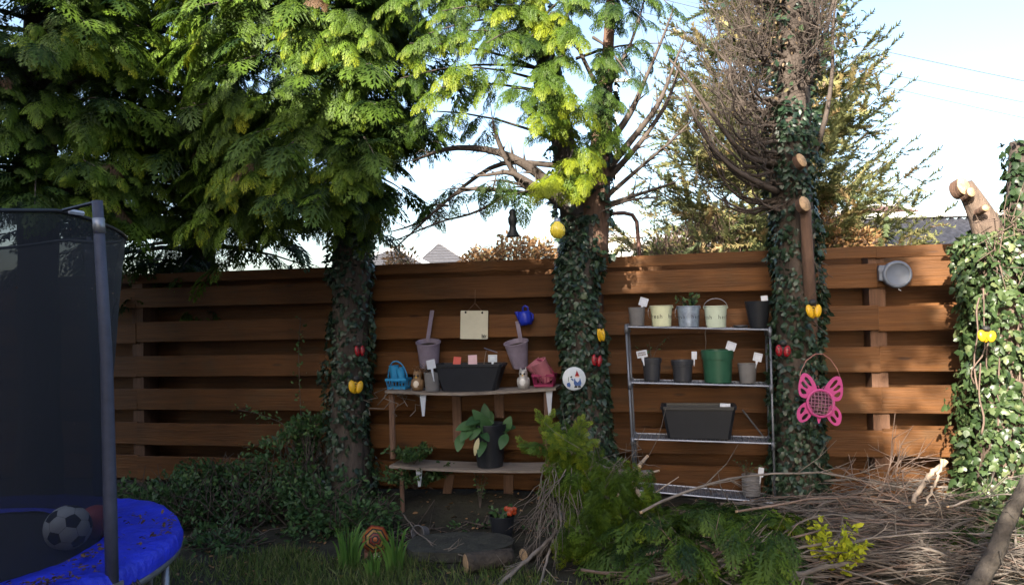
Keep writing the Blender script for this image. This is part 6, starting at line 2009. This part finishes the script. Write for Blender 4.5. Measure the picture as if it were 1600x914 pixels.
    # sawn logs
    for (lab, a, c, w) in (('short sawn log with pale end lying under the shelves', (728, 882, 4.75), (800, 872, 4.85), .062), ('mossy sawn log behind the short log', (818, 862, 4.95), (872, 838, 5.15), .042)):
        p0 = at(*a); p1 = at(*c); p0.z = w * .9; p1.z = w * .95
        t3 = thing('log', lab, 'log', (p0.x, p0.y, 0)); bb = Vector((p0.x, p0.y, 0))
        q0, q1 = p0 - bb, p1 - bb
        q_, r_ = resample([q0, (q0 + q1) / 2 + Vector((0, 0, .004)), q1], [w, w * .95, w * .9], 8)
        part('bark', MB().tube(q_, r_, 12, True, .15, 3), mat('dark_log_bark', (.05, .04, .032), .9, .5, 12, .9), t3, True)
        d = (q0 - q1).normalized()
        part('sawn_end', MB().lathe([(w * .97, -.004), (w * .9, .004), (.001, .005)], 14, Matrix.Translation(q0) @ d.to_track_quat('Z', 'Y').to_matrix().to_4x4()), M_CUT, t3)
hung_bough()

# ------------------------------------------------------------------ behind the viewpoint, unseen: what throws the shade
def rear_house():
    t = thing('house', 'two storey rendered house behind the viewpoint shading the garden', 'house', (-2.15, -4.0, 0), -SUN_A)
    xe, xr, ze, zr = 0.0, -5.85, 6.65, 8.1
    xw = 2 * xr
    y0, y1 = 0.0, -8.0
    wall = MB().add([(xw + .3, y0 - .3, 0), (xe - .3, y0 - .3, 0), (xe - .3, y0 - .3, ze), (xr, y0 - .3, zr - .15), (xw + .3, y0 - .3, ze),
                     (xw + .3, y1, 0), (xe - .3, y1, 0), (xe - .3, y1, ze), (xr, y1, zr - .15), (xw + .3, y1, ze)],
                    [(0, 4, 3, 2, 1), (9, 8, 7, 6, 5), (1, 2, 7, 6), (5, 9, 4, 0)])
    part('wall', wall, mat('cream_render', (.62, .57, .48), .9, .08, 2, .1), t)
    roof = MB().add([(xe, y0, ze), (xe, y1 - .3, ze), (xr, y1 - .3, zr), (xr, y0, zr), (xw, y0, ze), (xw, y1 - .3, ze)], [(0, 1, 2, 3), (3, 2, 5, 4)])
    roof.add([(xe, y0, ze - .12), (xe, y1 - .3, ze - .12), (xr, y1 - .3, zr - .12), (xr, y0, zr - .12), (xw, y0, ze - .12), (xw, y1 - .3, ze - .12)], [(3, 2, 1, 0), (4, 5, 2, 3)])
    roof.add([(xe, y0, ze), (xr, y0, zr), (xr, y0, zr - .12), (xe, y0, ze - .12), (xw, y0, ze), (xw, y0, ze - .12)], [(0, 1, 2, 3), (1, 4, 5, 2)])
    part('roof', roof, M_SLATE, t)
    for (x, z) in ((-3, 1.5), (-8.7, 1.5), (-3, 4.6), (-8.7, 4.6)):
        w = part('window', MB().box((x, y0 - .28, z), (1.5, .1, 1.3)), M_WHITEP, t)
        part('pane', MB().box((x, y0 - .22, z), (1.3, .02, 1.1)), M_GLASS, w)
    part('door', MB().box((-5.8, y0 - .27, 1.05), (.95, .1, 2.1)), M_WHITEP, t)
rear_house()
def sky_blocking_house():  # added house out of view, dims the sky light reaching the fence
    t = thing('house', 'added unseen dark brick house behind the viewpoint on the right, blocking sky light', 'house', (7.4, -5.5, 0), R(12))
    bm_ = mat('dark_brick', (.10, .06, .045), .9, .3, 10, .4)
    part('wall', MB().box((0, -4, 3.4), (10.5, 8, 6.8)), bm_, t)
    part('roof', MB().add([(-5.6, .4, 6.7), (5.6, .4, 6.7), (5.6, -8.4, 6.7), (-5.6, -8.4, 6.7), (-5.6, -4, 9.4), (5.6, -4, 9.4)], [(0, 1, 5, 4), (2, 3, 4, 5), (1, 2, 5), (3, 0, 4), (3, 2, 1, 0)]), M_SLATE, t)
    for (x, z) in ((-3, 1.5), (3, 1.5), (-3, 4.6), (3, 4.6)):
        w = part('window', MB().box((x, .03, z), (1.5, .1, 1.3)), M_WHITEP, t)
        part('pane', MB().box((x, .09, z), (1.3, .02, 1.1)), M_GLASS, w)
    part('door', MB().box((0, .04, 1.05), (.95, .1, 2.1)), M_WHITEP, t)
sky_blocking_house()
def rear_tree():
    r = np.random.default_rng(160)
    cx, cy = -1.45, -2.6
    t = thing('unseen_tree', 'unseen small tree behind the viewpoint, crown shaped to shade and dapple the right fence', 'tree', (cx, cy, 0))
    part('trunk', trunk_mb([Vector((0, 0, 0)), Vector((.05, 0, 2.5)), Vector((0, 0, 5)), Vector((0, 0, 7.2))], [.12, .1, .06, .02], seed=2), M_BARK, t, True)
    pos = []  # leaf blocks placed to shade fence and heap and leave lit gaps
    for (x0, x1, z0, z1, cnt, thr, fq) in ((-2.86, -1.2, 5.95, 7.0, 5000, -.45, 2.6), (-1.3, -1.0, 6.05, 6.7, 1100, -.45, 2.6), (-1.85, -1.42, 4.75, 6.1, 1700, -.35, 2.6), (-1.5, -1.27, 4.6, 5.6, 600, -.35, 2.6),
                                           (-1.40, -.70, 4.9, 6.05, 430, .16, 2.6), (-2.2, -.50, 2.6, 4.6, 5000, -.22, 3.2)):
        k = 0
        while k < cnt:
            p = np.array([r.uniform(x0, x1) - cx, r.uniform(-.35, .35), r.uniform(z0, z1)])
            if mnoise.noise(Vector(p * fq)) < thr: continue
            pos.append(p); k += 1
    pos = np.array(pos); n = len(pos)
    scatter('crown', [(OVAL[0], OVAL[1], pos, frames(r.normal(0, 1, (n, 3)), r.normal(0, 1, (n, 3)), r.uniform(.07, .13, n)), r.random(n))], M_SHRUB, t)
rear_tree()
print('objects', len(SC.objects), 'tris', sum(len(o.data.polygons) for o in SC.objects if o.type == 'MESH'))
